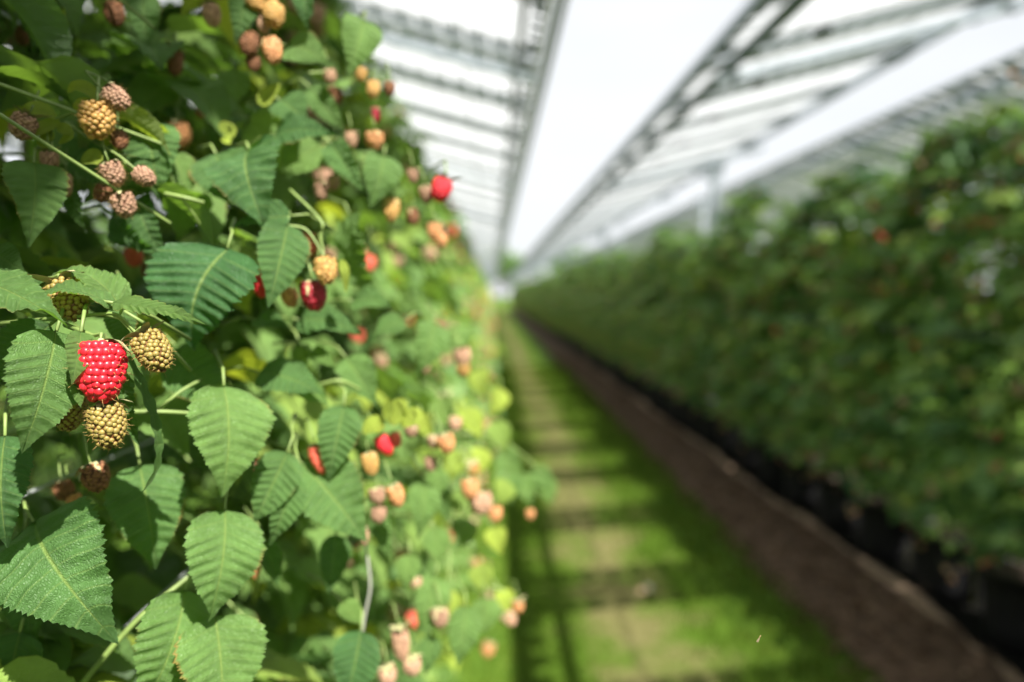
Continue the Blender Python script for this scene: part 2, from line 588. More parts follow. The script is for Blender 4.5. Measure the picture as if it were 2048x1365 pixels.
def calyx_mesh(seed=0, flare=0.6, wid=1.0):
    """five pointed sepals round the top of a unit-length berry, with a short boss"""
    r = np.random.RandomState(seed)
    mb = MB()
    for k in range(5):
        a = 2 * math.pi * k / 5 + r.randn() * 0.12
        er = np.array([math.cos(a), math.sin(a), 0]); et = np.array([-math.sin(a), math.cos(a), 0])
        L = 0.55 * (1 + 0.2 * r.randn()); n = 7
        fl = flare * (0.8 + 0.5 * r.rand()) + r.uniform(-0.9, 0.7)
        V = []
        for i in range(n + 1):
            t = i / n
            w = 0.115 * wid * (t + 0.25) ** 0.3 * (1 - t) ** 0.75 * 1.6
            p = er * (0.05 + L * t) + np.array([0, 0, 0.03 + 0.08 * math.sin(t * 3) - (0.30 - fl * 0.5) * t * t + r.randn() * 0.006])
            V += [p - et * w + np.array([0, 0, 0.02 * w]), p, p + et * w + np.array([0, 0, 0.02 * w])]
        V = np.array(V)
        Fq = []
        for i in range(n):
            for j in range(2):
                q = i * 3 + j
                Fq.append([q, q + 1, q + 4, q + 3])
        mb.add(V, np.array(Fq), tint=r.rand())
        mb.add(V - np.array([0, 0, 0.012]), np.array(Fq)[:, ::-1], tint=r.rand())
    mb.tube([(0, 0, -0.05), (0, 0, 0.03), (0, 0, 0.09)], 0.10, 0.035, k=8)
    return mb.mesh("calyx", M_CALYX)

CALYX = [calyx_mesh(1, 0.3), calyx_mesh(2, 0.8), calyx_mesh(3, 0.55, 0.8)]
HERO = {
    'ripe':   berry_mesh("ripe_berry", 'ripe', 3, rd=0.078, ripe=True, seed=3, hairs=0.55, aspect=0.385),
    'green':  berry_mesh("unripe_berry", 'green', 2, rd=0.064, seed=4, hairs=0.8, aspect=0.375),
}
MIDB = {k: berry_mesh(k + "_berry", k, 2, rd=0.078, ripe=k in ('ripe', 'dark', 'coral'), seed=i + 9,
                      hairs=None if k in ('ripe', 'dark', 'coral') else 0.6, aspect=0.42) for i, k in enumerate(BM)}
HAIRS = {k: v[1] for k, v in MIDB.items()}
MIDB = {k: v[0] for k, v in MIDB.items()}
LOWB = {k: berry_mesh(k + "_berry_far", k, 1, rd=0.13, seed=i + 30, aspect=0.42)[0] for i, k in enumerate(BM)}
RIPE_NAME = {'ripe': 'ripe_berry', 'dark': 'ripe_berry', 'coral': 'ripe_berry'}

def rot_to(axis, spin=0.0):
    """rotation taking -Z to axis"""
    q = Vector(axis).normalized().to_track_quat('-Z', 'Y')
    return (q.to_matrix() @ Matrix.Rotation(spin, 3, 'Z')).to_euler()

def add_berry(plant, pos, axis, L, kind, hero=False, spin=0.0, label=None, stalk=None, calyx=0, width=1.0, low=False, hairy=False):
    """berry part under its plant; calyx, hairs and stalk are its sub-parts"""
    root = np.array(plant.location)
    me = HERO[kind][0] if hero else (LOWB if low else MIDB)[kind]
    o = link(RIPE_NAME.get(kind, 'unripe_berry'), me, plant)
    o.location = pos - root
    o.rotation_euler = rot_to(axis, spin)
    o.scale = (L * width, L * width, L)
    if label: o["label"] = label
    if hero:
        link("hair", HERO[kind][1], o)
    elif hairy and HAIRS[kind] is not None:
        link("hair", HAIRS[kind], o)
    link("calyx", CALYX[calyx % 3], o)
    if stalk is not None:
        mw = Matrix.LocRotScale(Vector(pos), o.rotation_euler, o.scale).inverted()
        pts = [np.array(mw @ Vector(p)) for p in stalk]
        mb = MB()
        mb.tube([(0, 0, 0.03)] + pts, 0.035, 0.045, k=6)
        mb.build("stalk", M_STALK, o)
    return o

# ------------------------------------------------------------------ the setting
GX0, GX1 = 1.46, 2.05           # grass / soil / ground-cover borders (metres right of the camera)
def ground_material():
    m, ns, ls = mat("turf")
    out = node(ns, "ShaderNodeOutputMaterial")
    b = node(ns, "ShaderNodeBsdfPrincipled")
    b.inputs['Roughness'].default_value = 0.9
    b.inputs['Specular IOR Level'].default_value = 0.15
    t = node(ns, "ShaderNodeTexCoord")
    n1 = node(ns, "ShaderNodeTexNoise"); n1.inputs['Scale'].default_value = 5.0; n1.inputs['Detail'].default_value = 8
    n2 = node(ns, "ShaderNodeTexNoise"); n2.inputs['Scale'].default_value = 60.0; n2.inputs['Detail'].default_value = 4
    ls.new(t.outputs['Object'], n1.inputs['Vector']); ls.new(t.outputs['Object'], n2.inputs['Vector'])
    c = mixc(ns, ls, maprange(ns, ls, n1.outputs['Fac'], 0.35, 0.65), (0.060, 0.130, 0.012), (0.120, 0.200, 0.020))
    c = mixc(ns, ls, maprange(ns, ls, n2.outputs['Fac'], 0.45, 0.75), c, (0.040, 0.075, 0.012))
    ls.new(c, b.inputs['Base Color'])
    bp = node(ns, "ShaderNodeBump"); bp.inputs['Strength'].default_value = 0.7; bp.inputs['Distance'].default_value = 0.02
    ls.new(n2.outputs['Fac'], bp.inputs['Height']); ls.new(bp.outputs[0], b.inputs['Normal'])
    ls.new(b.outputs[0], out.inputs[0])
    return m

def strip(name, x0, x1, y0, y1, z, material, dy, wob, seed, zn=0.0, cols=1):
    """a long sheet along the row with uneven edges"""
    r = np.random.RandomState(seed)
    ys = np.concatenate([np.arange(y0, 14, dy), np.arange(14, y1 + 1, dy * 5)])
    e0 = x0 + wob * (0.6 * np.sin(ys * 1.7 + seed) + 0.5 * np.sin(ys * 4.3 + 2) + r.randn(len(ys)) * 0.5)
    e1 = x1 + wob * (0.6 * np.sin(ys * 1.3 + seed * 2) + 0.5 * np.sin(ys * 5.1) + r.randn(len(ys)) * 0.5)
    V, n = [], len(ys)
    for i in range(n):
        for j in range(cols + 1):
            f = j / cols
            V.append([e0[i] * (1 - f) + e1[i] * f, ys[i], z + (zn * abs(r.randn()) if 0 < j < cols else 0)])
    F = []
    for i in range(n - 1):
        for j in range(cols):
            a = i * (cols + 1) + j
            F.append([a, a + 1, a + cols + 2, a + cols + 1])
    mb = MB(); mb.add(np.array(V), np.array(F))
    return tag(mb.build(name, material), kind='structure')

gmb = MB()
gmb.add([[-250, -150, 0], [250, -150, 0], [250, 400, 0], [-250, 400, 0]], np.array([[0, 1, 2, 3]]))
tag(gmb.build("ground", ground_material()), kind='structure')
def worn_material():
    m, ns, ls = mat("worn_dry_turf")
    out = node(ns, "ShaderNodeOutputMaterial")
    b = node(ns, "ShaderNodeBsdfPrincipled")
    b.inputs['Roughness'].default_value = 1.0
    b.inputs['Specular IOR Level'].default_value = 0.05
    t = node(ns, "ShaderNodeTexCoord")
    n1 = node(ns, "ShaderNodeTexNoise"); n1.inputs['Scale'].default_value = 3.2; n1.inputs['Detail'].default_value = 7; n1.inputs['Roughness'].default_value = 0.62
    n2 = node(ns, "ShaderNodeTexNoise"); n2.inputs['Scale'].default_value = 22.0; n2.inputs['Detail'].default_value = 4
    ls.new(t.outputs['Object'], n1.inputs['Vector']); ls.new(t.outputs['Object'], n2.inputs['Vector'])
    c = mixc(ns, ls, maprange(ns, ls, n2.outputs['Fac'], 0.3, 0.7), (0.170, 0.155, 0.060), (0.235, 0.215, 0.090))
    sx = node(ns, "ShaderNodeSeparateXYZ")
    ls.new(t.outputs['Object'], sx.inputs[0])
    off = math_n(ns, ls, 'ABSOLUTE', math_n(ns, ls, 'SUBTRACT', sx.outputs[0], 0.64))
    f = math_n(ns, ls, 'ADD', n1.outputs['Fac'], math_n(ns, ls, 'MULTIPLY', off, 0.62))
    c = mixc(ns, ls, maprange(ns, ls, f, 0.50, 0.70), c, (0.090, 0.160, 0.018))
    ls.new(c, b.inputs['Base Color'])
    ls.new(b.outputs[0], out.inputs[0])
    return m
M_WORN = worn_material()
M_SOIL = simple("bark_mulch", (0.092, 0.060, 0.040), 0.95, noise=18, noise_amt=0.6, bump=0.9, spec=0.15)
strip("path", 0.16, 1.10, -3, 75, 0.004, M_WORN, 0.12, 0.03, 3)
strip("mulch_strip", GX0, GX1 + 0.03, -3, 75, 0.008, M_SOIL, 0.12, 0.035, 5, zn=0.012, cols=8)
strip("ground_cover_cloth", GX1 - 0.02, 3.0, -3, 75, 0.016, M_CLOTH, 0.3, 0.012, 8)

# rucked hem of the ground cloth
hb = MB()
ys = np.concatenate([np.arange(0.4, 14, 0.07), np.arange(14, 72, 0.6)])
r_ = np.random.RandomState(5)
pr = []
for y in ys:
    k = 0.018 * math.sin(y * 2.1) + 0.012 * math.sin(y * 6.1 + 1) + r_.randn() * 0.006
    h = 0.019 + 0.030 * max(0, math.sin(y * 3.3) * math.sin(y * 1.1 + 1)) + r_.rand() * 0.008
    w = 0.014 + 0.034 * math.sin(y * 2.7 + 2) ** 2 + r_.rand() * 0.006
    pr.append([[GX1 + k - w, y, 0.018], [GX1 + k - w * 0.6, y, h * 0.8], [GX1 + k, y, h], [GX1 + k + w * 0.7, y, h * 0.7], [GX1 + k + w, y, 0.018]])
pr = np.array(pr).reshape(-1, 3)
Fh = [[i * 5 + j, i * 5 + j + 1, i * 5 + j + 6, i * 5 + j + 5] for i in range(len(ys) - 1) for j in range(4)]
hb.add(pr, np.array(Fh))
tag(hb.build("cloth_hem", M_HEM), "pale tan rucked hem of the ground cloth between mulch and pots", "cloth hem")

# loose chips and crumbs on the mulch: uncountable
def chips():
    r = np.random.RandomState(4)
    mb = MB()
    n = 5200
    ys_ = 0.8 + 16 * r.rand(n) ** 1.5
    xs_ = r.uniform(GX0 - 0.10, GX1, n)
    for x, y in zip(xs_, ys_):
        a = r.rand() * 6.28
        q = 1 + 0.05 * y
        rot = np.array(Matrix.Rotation(a, 3, 'Z') @ Matrix.Rotation(r.uniform(-.5, .5), 3, 'X'))
        mb.box((x, y, 0.016 + 0.012 * r.rand()), (r.uniform(.006, .026) * q, r.uniform(.005, .012) * q, r.uniform(.003, .009)), rot, tint=r.rand())
    m, ns, ls = mat("bark_chips")
    out = node(ns, "ShaderNodeOutputMaterial")
    at = node(ns, "ShaderNodeAttribute", attribute_name="tint")
    d = node(ns, "ShaderNodeBsdfDiffuse")
    c = mixc(ns, ls, maprange(ns, ls, at.outputs['Fac'], 0, 0.8), (0.035, 0.020, 0.012), (0.14, 0.09, 0.055))
    c = mixc(ns, ls, maprange(ns, ls, at.outputs['Fac'], 0.88, 1.0), c, (0.38, 0.28, 0.18))
    ls.new(c, d.inputs[0]); ls.new(d.outputs[0], out.inputs[0])
    tag(mb.build("mulch_chips", m, smooth=False), kind='stuff')
chips()

# grass blades: one uncountable mass
def grass():
    r = np.random.RandomState(2)
    n = 95000
    y = 0.7 + 13.5 * r.rand(n) ** 1.7
    x = r.uniform(-0.75, GX0 + 0.05, n)
    worn = np.exp(-((x - 0.62 - 0.05 * np.sin(y * 3)) / 0.24) ** 4)
    keep = r.rand(n) > worn * 0.62
    x, y, worn = x[keep], y[keep], worn[keep]
    n = len(x)
    h = r.uniform(0.018, 0.042, n) * (1 - 0.45 * worn) * (1 + 0.03 * y)
    w = r.uniform(0.0018, 0.0032, n) * (1 + 0.22 * y)
    a = r.rand(n) * 6.283
    lean = r.uniform(0.1, 0.8, n) * h
    la = r.rand(n) * 6.283
    V = np.zeros((n, 3, 3))
    V[:, 0] = np.stack([x - w * np.cos(a), y - w * np.sin(a), np.zeros(n)], -1)
    V[:, 1] = np.stack([x + w * np.cos(a), y + w * np.sin(a), np.zeros(n)], -1)
    V[:, 2] = np.stack([x + lean * np.cos(la), y + lean * np.sin(la), h], -1)
    t = np.clip(r.rand(n) * 0.55 + (r.rand(n) < worn * 0.75) * 0.5 + (r.rand(n) < 0.06) * 0.4, 0, 1)
    mb = MB()
    mb.add(V.reshape(-1, 3), np.arange(n * 3).reshape(-1, 3), tint=np.repeat(t, 3))
    m, ns, ls = mat("grass_blade")
    out = node(ns, "ShaderNodeOutputMaterial")
    at = node(ns, "ShaderNodeAttribute", attribute_name="tint")
    c = mixc(ns, ls, maprange(ns, ls, at.outputs['Fac'], 0, 0.55), (0.060, 0.130, 0.012), (0.155, 0.235, 0.028))
    c = mixc(ns, ls, maprange(ns, ls, at.outputs['Fac'], 0.55, 1.0), c, (0.330, 0.290, 0.100))
    d = node(ns, "ShaderNodeBsdfDiffuse"); tl = node(ns, "ShaderNodeBsdfTranslucent")
    ls.new(c, d.inputs[0]); ls.new(c, tl.inputs[0])
    ms = node(ns, "ShaderNodeMixShader"); ms.inputs[0].default_value = 0.4
    ls.new(d.outputs[0], ms.inputs[1]); ls.new(tl.outputs[0], ms.inputs[2]); ls.new(ms.outputs[0], out.inputs[0])
    tag(mb.build("grass", m, smooth=False), kind='stuff')
grass()

# ------------------------------------------------------------------ the roof of solar panels
HV, HR = 3.0, 3.55               # heights of the valley edges and the ridge edges
MODY = 1.08
PANELL = 2.18
ORD = ["first", "second", "third", "fourth", "fifth", "sixth", "seventh", "eighth", "ninth", "tenth", "eleventh", "twelfth"]

def make_panel(dense=False):
    root = empty("solar_panel", (0, 0, 0))
    L, W, T = PANELL, MODY - 0.02, 0.035
    f = MB()
    rw = 0.030
    f.box((0, W / 2 - rw / 2, 0), (L, rw, T)); f.box((0, -W / 2 + rw / 2, 0), (L, rw, T))
    f.box((L / 2 - rw / 2, 0, 0), (rw, W - 2 * rw - 0.002, T - 0.002)); f.box((-L / 2 + rw / 2, 0, 0), (rw, W - 2 * rw - 0.002, T - 0.002))
    f.build("frame", M_ALU, root, smooth=False)
    g = MB()
    g.add([[-L / 2 + rw, -W / 2 + rw, 0.010], [L / 2 - rw, -W / 2 + rw, 0.010], [L / 2 - rw, W / 2 - rw, 0.010], [-L / 2 + rw, W / 2 - rw, 0.010]], np.array([[0, 1, 2, 3]]))
    g.build("glass", M_GLASS, root, smooth=False)
    c = MB()
    nx = 13
    cw = (L - 2 * rw) / nx
    for k in range(nx):
        x = -L / 2 + rw + (k + 0.5) * cw
        if dense:
            for y in (-0.385, -0.13, 0.13, 0.385):
                c.box((x, y, 0.004), (cw - 0.007, 0.20, 0.004))
        else:
            for y in (-W / 2 + rw + 0.115, W / 2 - rw - 0.115):
                c.box((x, y, 0.004), (cw - 0.020, 0.165, 0.004))
    for xb in (-L / 4, L / 4):                     # busbars joining the bands
        c.box((xb, 0, 0.0042), (0.012, W - 2 * rw - 0.02, 0.0052))
    for k in range(0 if dense else 4):
        c.box((-L / 2 + rw + 0.048, -0.24 + 0.16 * k, 0.004), (0.085, 0.10, 0.004))
    c.build("solar_cells", M_CELL, root, smooth=False)
    j = MB()
    j.box((-0.30, W / 2 - rw - 0.05, -0.008), (0.11, 0.05, 0.018))
    j.build("junction_box", M_POT, root, smooth=False)
    index_kids(root)
    return root
panel0 = make_panel()
panel1 = make_panel(True)

# (x of the low/valley side, x of the ridge side, words)
ROOFS = [
    (0.34, -1.79, "left roof slope", 68),
    (1.36, 3.49, "right roof slope", 68),
    (7.58, 4.45, "far right roof slope", 46),
    (-4.88, -2.75, "far left roof slope", 18),
]
used0 = set()
theta = math.atan2(HR - HV, 2.13)
NB = 6                            # panels whose own row runs on behind the camera
Y00 = 1.86 - NB * MODY
def panel_row(xv, xr, words, count, y0):
    width = abs(xr - xv)
    for k in range(count):
        src = panel1 if xv == 7.58 else panel0
        o = src if src.name not in used0 else copy_tree(src)
        used0.add(src.name)
        sgn = 1 if xr > xv else -1
        o.location = ((xv + xr) / 2 if width < 2.6 else xr - sgn * 1.065, y0 + k * MODY, (HV + HR) / 2)
        o.rotation_euler = (0, -theta, 0 if sgn > 0 else math.pi)
        q = k - NB
        if q < 0:
            lab = "solar panel of the %s, above and behind the camera" % words
        elif q < 12:
            lab = "%s visible solar panel from the camera in the %s" % (ORD[q], words)
        else:
            lab = "small distant solar panel in the %s" % words
        tag(o, lab, "solar panel", "solar panels of the " + words)
for (xv, xr, words, count) in ROOFS:
    panel_row(xv, xr, words, count, Y00)

def lerp(a, b, t): return a + (b - a) * t
def beam(name, x, z, y0, y1, w, h, material, label, group=None, cat="steel beam"):
    mb = MB(); mb.box((x, (y0 + y1) / 2, z), (w, y1 - y0, h))
    # bolted splice plates along it
    for k in range(int((y1 - y0) / 4.32)):
        mb.box((x, y0 + 2 + k * 4.32, z - h / 2 - 0.006), (w * 0.8, 0.22, 0.012))
    return tag(mb.build(name, material, smooth=False), label, cat, group)
for (xv, xr, words, count) in ROOFS:
    sgn = 1 if xr > xv else -1
    y1 = Y00 - 0.5 + count * MODY
    xlo = xr - sgn * 2.13
    for f, side in ((0.085, "valley"), (0.90, "ridge")):
        beam("steel_beam", lerp(xlo, xr, f), lerp(HV, HR, f) - 0.075, Y00 - 0.5, y1, 0.036, 0.08, M_PURLIN if side == "valley" else M_STEEL,
             "long steel beam under the %s edge of the %s" % (side, words))
    # thin gutter lip at the valley edge
    if count > 18:
        beam("gutter", xlo - sgn * 0.022, HV - 0.012, Y00 - 0.5, y1, 0.035, 0.05, M_ALU, "thin metal gutter along the low edge of the %s" % words, cat="gutter")
    nr = int(count / 4)
    for k in range(nr):
        y = 4.35 + (k - 1) * 4.32
        if y > y1: break
        mb = MB()
        a = np.array([lerp(xlo, xr, 0.03), y, lerp(HV, HR, 0.03) - 0.18]); b = np.array([lerp(xlo, xr, 0.97), y, lerp(HV, HR, 0.97) - 0.18])
        ang = math.atan2(b[2] - a[2], b[0] - a[0])
        rot = np.array(Matrix.Rotation(-ang, 3, 'Y'))
        mb.box((a + b) / 2, (np.linalg.norm(b - a), 0.07, 0.055), rot)
        for q in range(8):
            p = a + (b - a) * (q + 0.5) / 8 - np.array([0, 0, 0.038])
            mb.box(p, (0.035, 0.035, 0.012), rot)
        lab = ("%s sloping rafter from the camera under the %s" % (ORD[k], words)) if k < 7 else "small distant rafter under the %s" % words
        tag(mb.build("rafter", M_STEEL, smooth=False), lab, "rafter", "rafters under the " + words)

def post(x, y, ztop, label):
    root = empty("steel_post", (x, y, 0))
    mb = MB()
    # C-section post: web and two flanges
    mb.box((0, 0, ztop / 2), (0.012, 0.12, ztop)); mb.box((0.028, 0.061, ztop / 2), (0.068, 0.010, ztop)); mb.box((0.028, -0.061, ztop / 2), (0.068, 0.010, ztop))
    mb.build("upright", M_STEEL, root, smooth=False)
    hd = MB(); hd.box((0.02, 0, ztop + 0.008), (0.26, 0.20, 0.016)); hd.box((0.02, 0, ztop - 0.09), (0.20, 0.10, 0.16))
    hd.build("head_plate", M_STEEL, root, smooth=False)
    tag(root, label, "steel post", "steel posts carrying the panels")
posts = [(2.78, 8.66), (2.78, 17.3), (2.78, 25.94), (2.78, 34.58), (2.78, 43.2)]
names = ["nearest visible steel post rising from the right hedge to the panels", "second steel post rising from the right hedge to the panels",
         "third steel post rising from the right hedge to the panels", "fourth steel post rising from the right hedge to the panels",
         "fifth, faintest steel post above the far right hedge"]
for (x, y), nm in zip(posts, names):
    post(x, y, lerp(HV, HR, (x - 1.36) / 2.13) - 0.24, nm)
for i, y in enumerate((12.98, 21.6)):
    post(3.98, y, 3.3, "%s thin post under the ridge gap behind the right hedge" % ["nearer", "farther"][i])

# ------------------------------------------------------------------ trellis wires along the rows
def wire(x, z, label, y0=0.05, y1=60, sag=0.01, r=0.0011, ygap=4.0):
    mb = MB()
    pts = []
    ys = list(np.arange(y0, 6, 0.25)) + list(np.arange(6, y1, 3))
    for y in ys:
        pts.append((x, y, z - sag * abs(math.sin(y / ygap * math.pi))))
    mb.tube(pts, r, k=6)
    return tag(mb.build("trellis_wire", M_WIRE), label, "wire", "trellis wires along the rows")
wire(-0.265, CAMZ - 0.113, "thin grey trellis wire behind the brown berry left of the tall leaf", sag=0.0)
wire(-0.300, CAMZ + 0.172, "thin grey trellis wire crossing the dark leaves at the upper left", sag=0.0)
wire(-0.245, CAMZ - 0.222, "thin grey trellis wire crossing the lower left corner under the big leaf", sag=0.0)

# ------------------------------------------------------------------ raspberry foliage
def compound(mb, rng, p, out, size, tpls, tint, ok=None, droop=0.55, berrylike=False, stems=None):
    """a petiole with one large end leaflet and two side leaflets"""
    out = norm(out)
    side = norm(np.cross(out, (0, 0, 1)) + 1e-6)
    up = np.cross(side, out)
    pet = norm(out + np.array([0, 0, rng.uniform(-0.3, 0.5)]) + side * rng.uniform(-0.4, 0.4))
    q = p + pet * size * rng.uniform(0.5, 0.9)
    d = droop + rng.uniform(-0.35, 0.6)
    hx = norm(np.array([out[0], out[1], 0]) + side * rng.uniform(-0.5, 0.5))
    a = norm(hx * math.cos(d) + np.array([0, 0, -1]) * math.sin(d))
    n = norm(hx * math.sin(d) + np.array([0, 0, 1]) * math.cos(d) + side * rng.uniform(-0.45, 0.45))
    if ok is not None and not (ok(q) and ok(q + a * size * 0.5) and ok(q + a * size)):
        return 0
    c = np.cross(a, n)
    t = min(1, max(0, tint + rng.uniform(-0.16, 0.16)))
    place_leaf(mb, rng.choice(tpls), q, a, n, size * rng.uniform(0.9, 1.12), t)
    for s in (-1, 1):
        aa = norm(a * 0.45 + c * s * 0.9 + np.array([0, 0, -0.35]))
        nn = norm(n + c * s * 0.25 + np.array([rng.uniform(-.2, .2), rng.uniform(-.2, .2), 0]))
        L = size * rng.uniform(0.68, 0.85)
        qq = q - pet * size * 0.16
        if ok is None or ok(qq + aa * L):
            place_leaf(mb, rng.choice(tpls), qq, aa, nn, L, min(1, max(0, t + rng.uniform(-.06, .06))), W=0.92)
    if stems is not None:
        stems.tube([p, (p + q) / 2 + np.array([0, 0, 0.004]), q], 0.0011, 0.0008, k=4, caps=False)
    return 1

def left_face(h):
    """how far the row's foliage reaches towards the path (metres right of the camera) at height h"""
    return float(np.interp(h, [0.2, 0.5, 0.9, 1.2, 1.5, 1.8, 2.1, 2.4], [-0.26, -0.17, -0.085, -0.055, -0.12, -0.21, -0.36, -0.5]))
def right_face(h):
    return float(np.interp(h, [0.2, 0.35, 0.8, 1.3, 1.7, 2.0, 2.3, 2.6], [2.10, 1.94, 1.78, 1.80, 1.88, 2.00, 2.16, 2.3]))

def grow(rng, cx, cy, face, sgn, tpls, ok=None, hmax=2.15, lat=60, size=0.068, spread=0.36, hmin=0.32, back=0.42, per=7, stems=True):
    """canes, leafy laterals. returns foliage MB, canes list of MB, stems MB, berry sites.
    face(h) is the x reached on the path side, sgn its direction from the cane"""
    fol, st, sites, canes = MB(), MB(), [], []
    nc = 3
    cxs = [(cx + rng.uniform(-0.09, 0.09), cy + (i - 1) * 0.16 + rng.uniform(-0.04, 0.04)) for i in range(nc)]
    for (x, y) in cxs:
        top = hmax + rng.uniform(-0.18, 0.05)
        bend = rng.uniform(-0.06, 0.06); bx = sgn * rng.uniform(-0.02, 0.10)
        pts = [(x + bx * t * t, y + bend * t * t, top * t) for t in np.linspace(0, 1, 9)]
        if ok is not None:
            pts = [p for p in pts if ok(np.array(p))]
        mb = MB()
        if len(pts) > 2:
            mb.tube(pts, 0.0055, 0.003, k=7)
            canes.append(mb)
    for k in range(lat):
        x, y = rng.choice(cxs)
        h = hmin + (hmax - hmin) * ((k + rng.random()) / lat) ** 0.82
        az = rng.uniform(0, 2 * math.pi)
        if rng.random() < 0.62:                      # most laterals grow to the light of the path
            az = rng.uniform(-1.15, 1.15) + (0 if sgn > 0 else math.pi)
        dx, dy = math.cos(az), math.sin(az)
        reach = abs(face(h) - x) if dx * sgn > 0 else back
        l = min(reach / max(0.35, abs(dx)), spread * 1.5) * rng.choice((0.5, 0.7, 0.82, 0.92, 1.0, 1.13)) * rng.uniform(0.92, 1.0)
        rise = rng.uniform(0.05, 0.22)
        pts = []
        for t in np.linspace(0, 1, 6):
            z = h + l * (rise * math.sin(t * 2.2) * 1.6 - 0.28 * t * t)
            pts.append(np.array([x + dx * l * t, y + dy * l * t, z]))
        tint0 = rng.uniform(0.15, 0.62) + 0.15 if sgn > 0 else (rng.uniform(0.0, 0.45) if rng.random() < 0.50 else rng.uniform(0.55, 0.82))  # right hedge: dark and bright shoots put its light and shade into the tint
        if stems:
            good = [p for p in pts if ok is None or ok(p)]
            if len(good) > 2:
                st.tube(good, 0.0017, 0.0009, k=5, caps=False)
        for q in range(per):
            t = 0.30 + 0.70 * (q + rng.random() * 0.5) / per
            f = t * 5; i = min(4, int(f)); p = pts[i] + (pts[i + 1] - pts[i]) * (f - i)
            a2 = az + rng.choice((-1, 1)) * rng.uniform(0.3, 1.3)
            young = 0.30 if (q >= per - 2 and rng.random() < 0.30) else 0
            compound(fol, rng, p, (math.cos(a2), math.sin(a2), rng.uniform(-0.2, 0.3)), size * rng.uniform(0.65, 1.15) * (0.8 if young else 1),
                     tpls, tint0 + young + 0.12 * t, ok)
        if rng.random() < (0.42 if sgn > 0 else 0.85) and dx * sgn > -0.3:
            for b in range(rng.choice((1, 2, 2, 3, 4))):
                e = pts[-1] + np.array([rng.uniform(-.035, .035) + dx * 0.03, rng.uniform(-.035, .035) + dy * 0.03, rng.uniform(-.045, .0)])
                if ok is None or (ok(e) and not ((project(e) or (0, 0, 9))[2] < 0.5)):
                    sites.append(e)
    return fol, canes, st, sites

KINDS = ['tan', 'tan', 'mauve', 'yellow', 'orange', 'orange', 'mauve', 'brown', 'coral', 'ripe', 'tan', 'green', 'tan', 'yellow', 'mauve', 'tan', 'orange', 'mauve', 'tan', 'brown', 'yellow']
TONE = {'ripe': 0, 'dark': 0}

def finish(name_loc, parts, rng, low, berries=True, merged=False, right=False):
    fol, canes, st, sites = parts
    root = empty("raspberry_plant", name_loc)
    T = -np.array(name_loc, float)
    def shift(mb):
        mb.V = [v + T for v in mb.V]
        return mb
    shift(fol).build("foliage", M_LEAF_RIGHT if right else M_LEAF_FAR if low else M_LEAF, root)
    for c in canes:
        shift(c).build("cane", M_CANE, root)
    if st.n:
        shift(st).build("side_shoots", M_STALK, root)
    if merged and sites:
        mbs = {}
        SV, SF = ICO[1]
        for e in sites:
            k = rng.choice(KINDS)
            k = {'dark': 'ripe', 'yellow': 'orange', 'green': 'orange', 'mauve': 'tan', 'brown': 'tan'}.get(k, k)
            L = rng.uniform(0.010, 0.0135)
            rr = np.random.RandomState(rng.randrange(10 ** 6))
            V = SV * np.array([L * 0.8, L * 0.8, L]) * (1 + 0.10 * rr.randn(len(SV), 1))
            mbs.setdefault(k, MB()).add(V + e + T, SF, tint=rng.random(), top=np.full(len(SV), 0.9))
        for k, mb in mbs.items():
            o = mb.build("fruit", BM[k], root)
            tag(o, kind='stuff')
    elif berries:
        for e in sites:
            k = rng.choice(KINDS)
            ax = norm((rng.uniform(-.4, .4), rng.uniform(-.4, .4), -1))
            L = rng.uniform(0.017, 0.025) * (0.8 if k in ('mauve', 'brown') else 1)
            add_berry(root, e, ax, L, k, spin=rng.uniform(0, 6), calyx=rng.randrange(3), low=low,
                      stalk=None if low else [e - ax * 0.012 + np.array([0, 0, 0.004]), e + np.array([rng.uniform(-.02, .02), rng.uniform(-.02, .02), 0.03])])
    return root

# ------------------------------------------------------------------ left row, close to the camera
ZF = [(-3000, 0.20), (-985, 0.315), (-800, 0.335), (-600, 0.365), (-430, 0.42), (-330, 0.50), (-240, 0.60), (-150, 0.85), (-70, 1.2), (0, 1.5), (80, 1.9)]
def zfront(px, py):
    dx = px - 985 - max(0, (py - 750)) * 0.18 + max(0, 350 - py) * 0.25
    return float(np.interp(dx, [a for a, _ in ZF], [b for _, b in ZF]))
SUNV = np.array(SUN_DIR)
LIT = [P(130, 250, .34), P(220, 260, .335), P(240, 380, .34), P(60, 400, .33), P(200, 750, .28), P(300, 700, .28), P(50, 780, .278), P(440, 1130, .335), P(450, 900, .34),
       P(60, 600, .28), P(570, 530, .365), P(340, 1300, .335), P(440, 1330, .33), P(790, 900, .45), P(660, 1010, .40), P(180, 1200, .31)]
def near_ok(p):
    pr_ = project(p)
    if pr_ is None:
        return p[0] < -0.26 or np.linalg.norm(p - CO) > 0.45 and p[0] < -0.2
    px, py, d = pr_
    for c in LIT:
        v = p - c
        t = float(v @ SUNV)
        if t > 0.015 and np.linalg.norm(v - SUNV * t) < 0.042:
            return False
    if px < -250:
        return p[0] < -0.24
    return d > zfront(px, py) and np.linalg.norm(p - CO) > 0.30

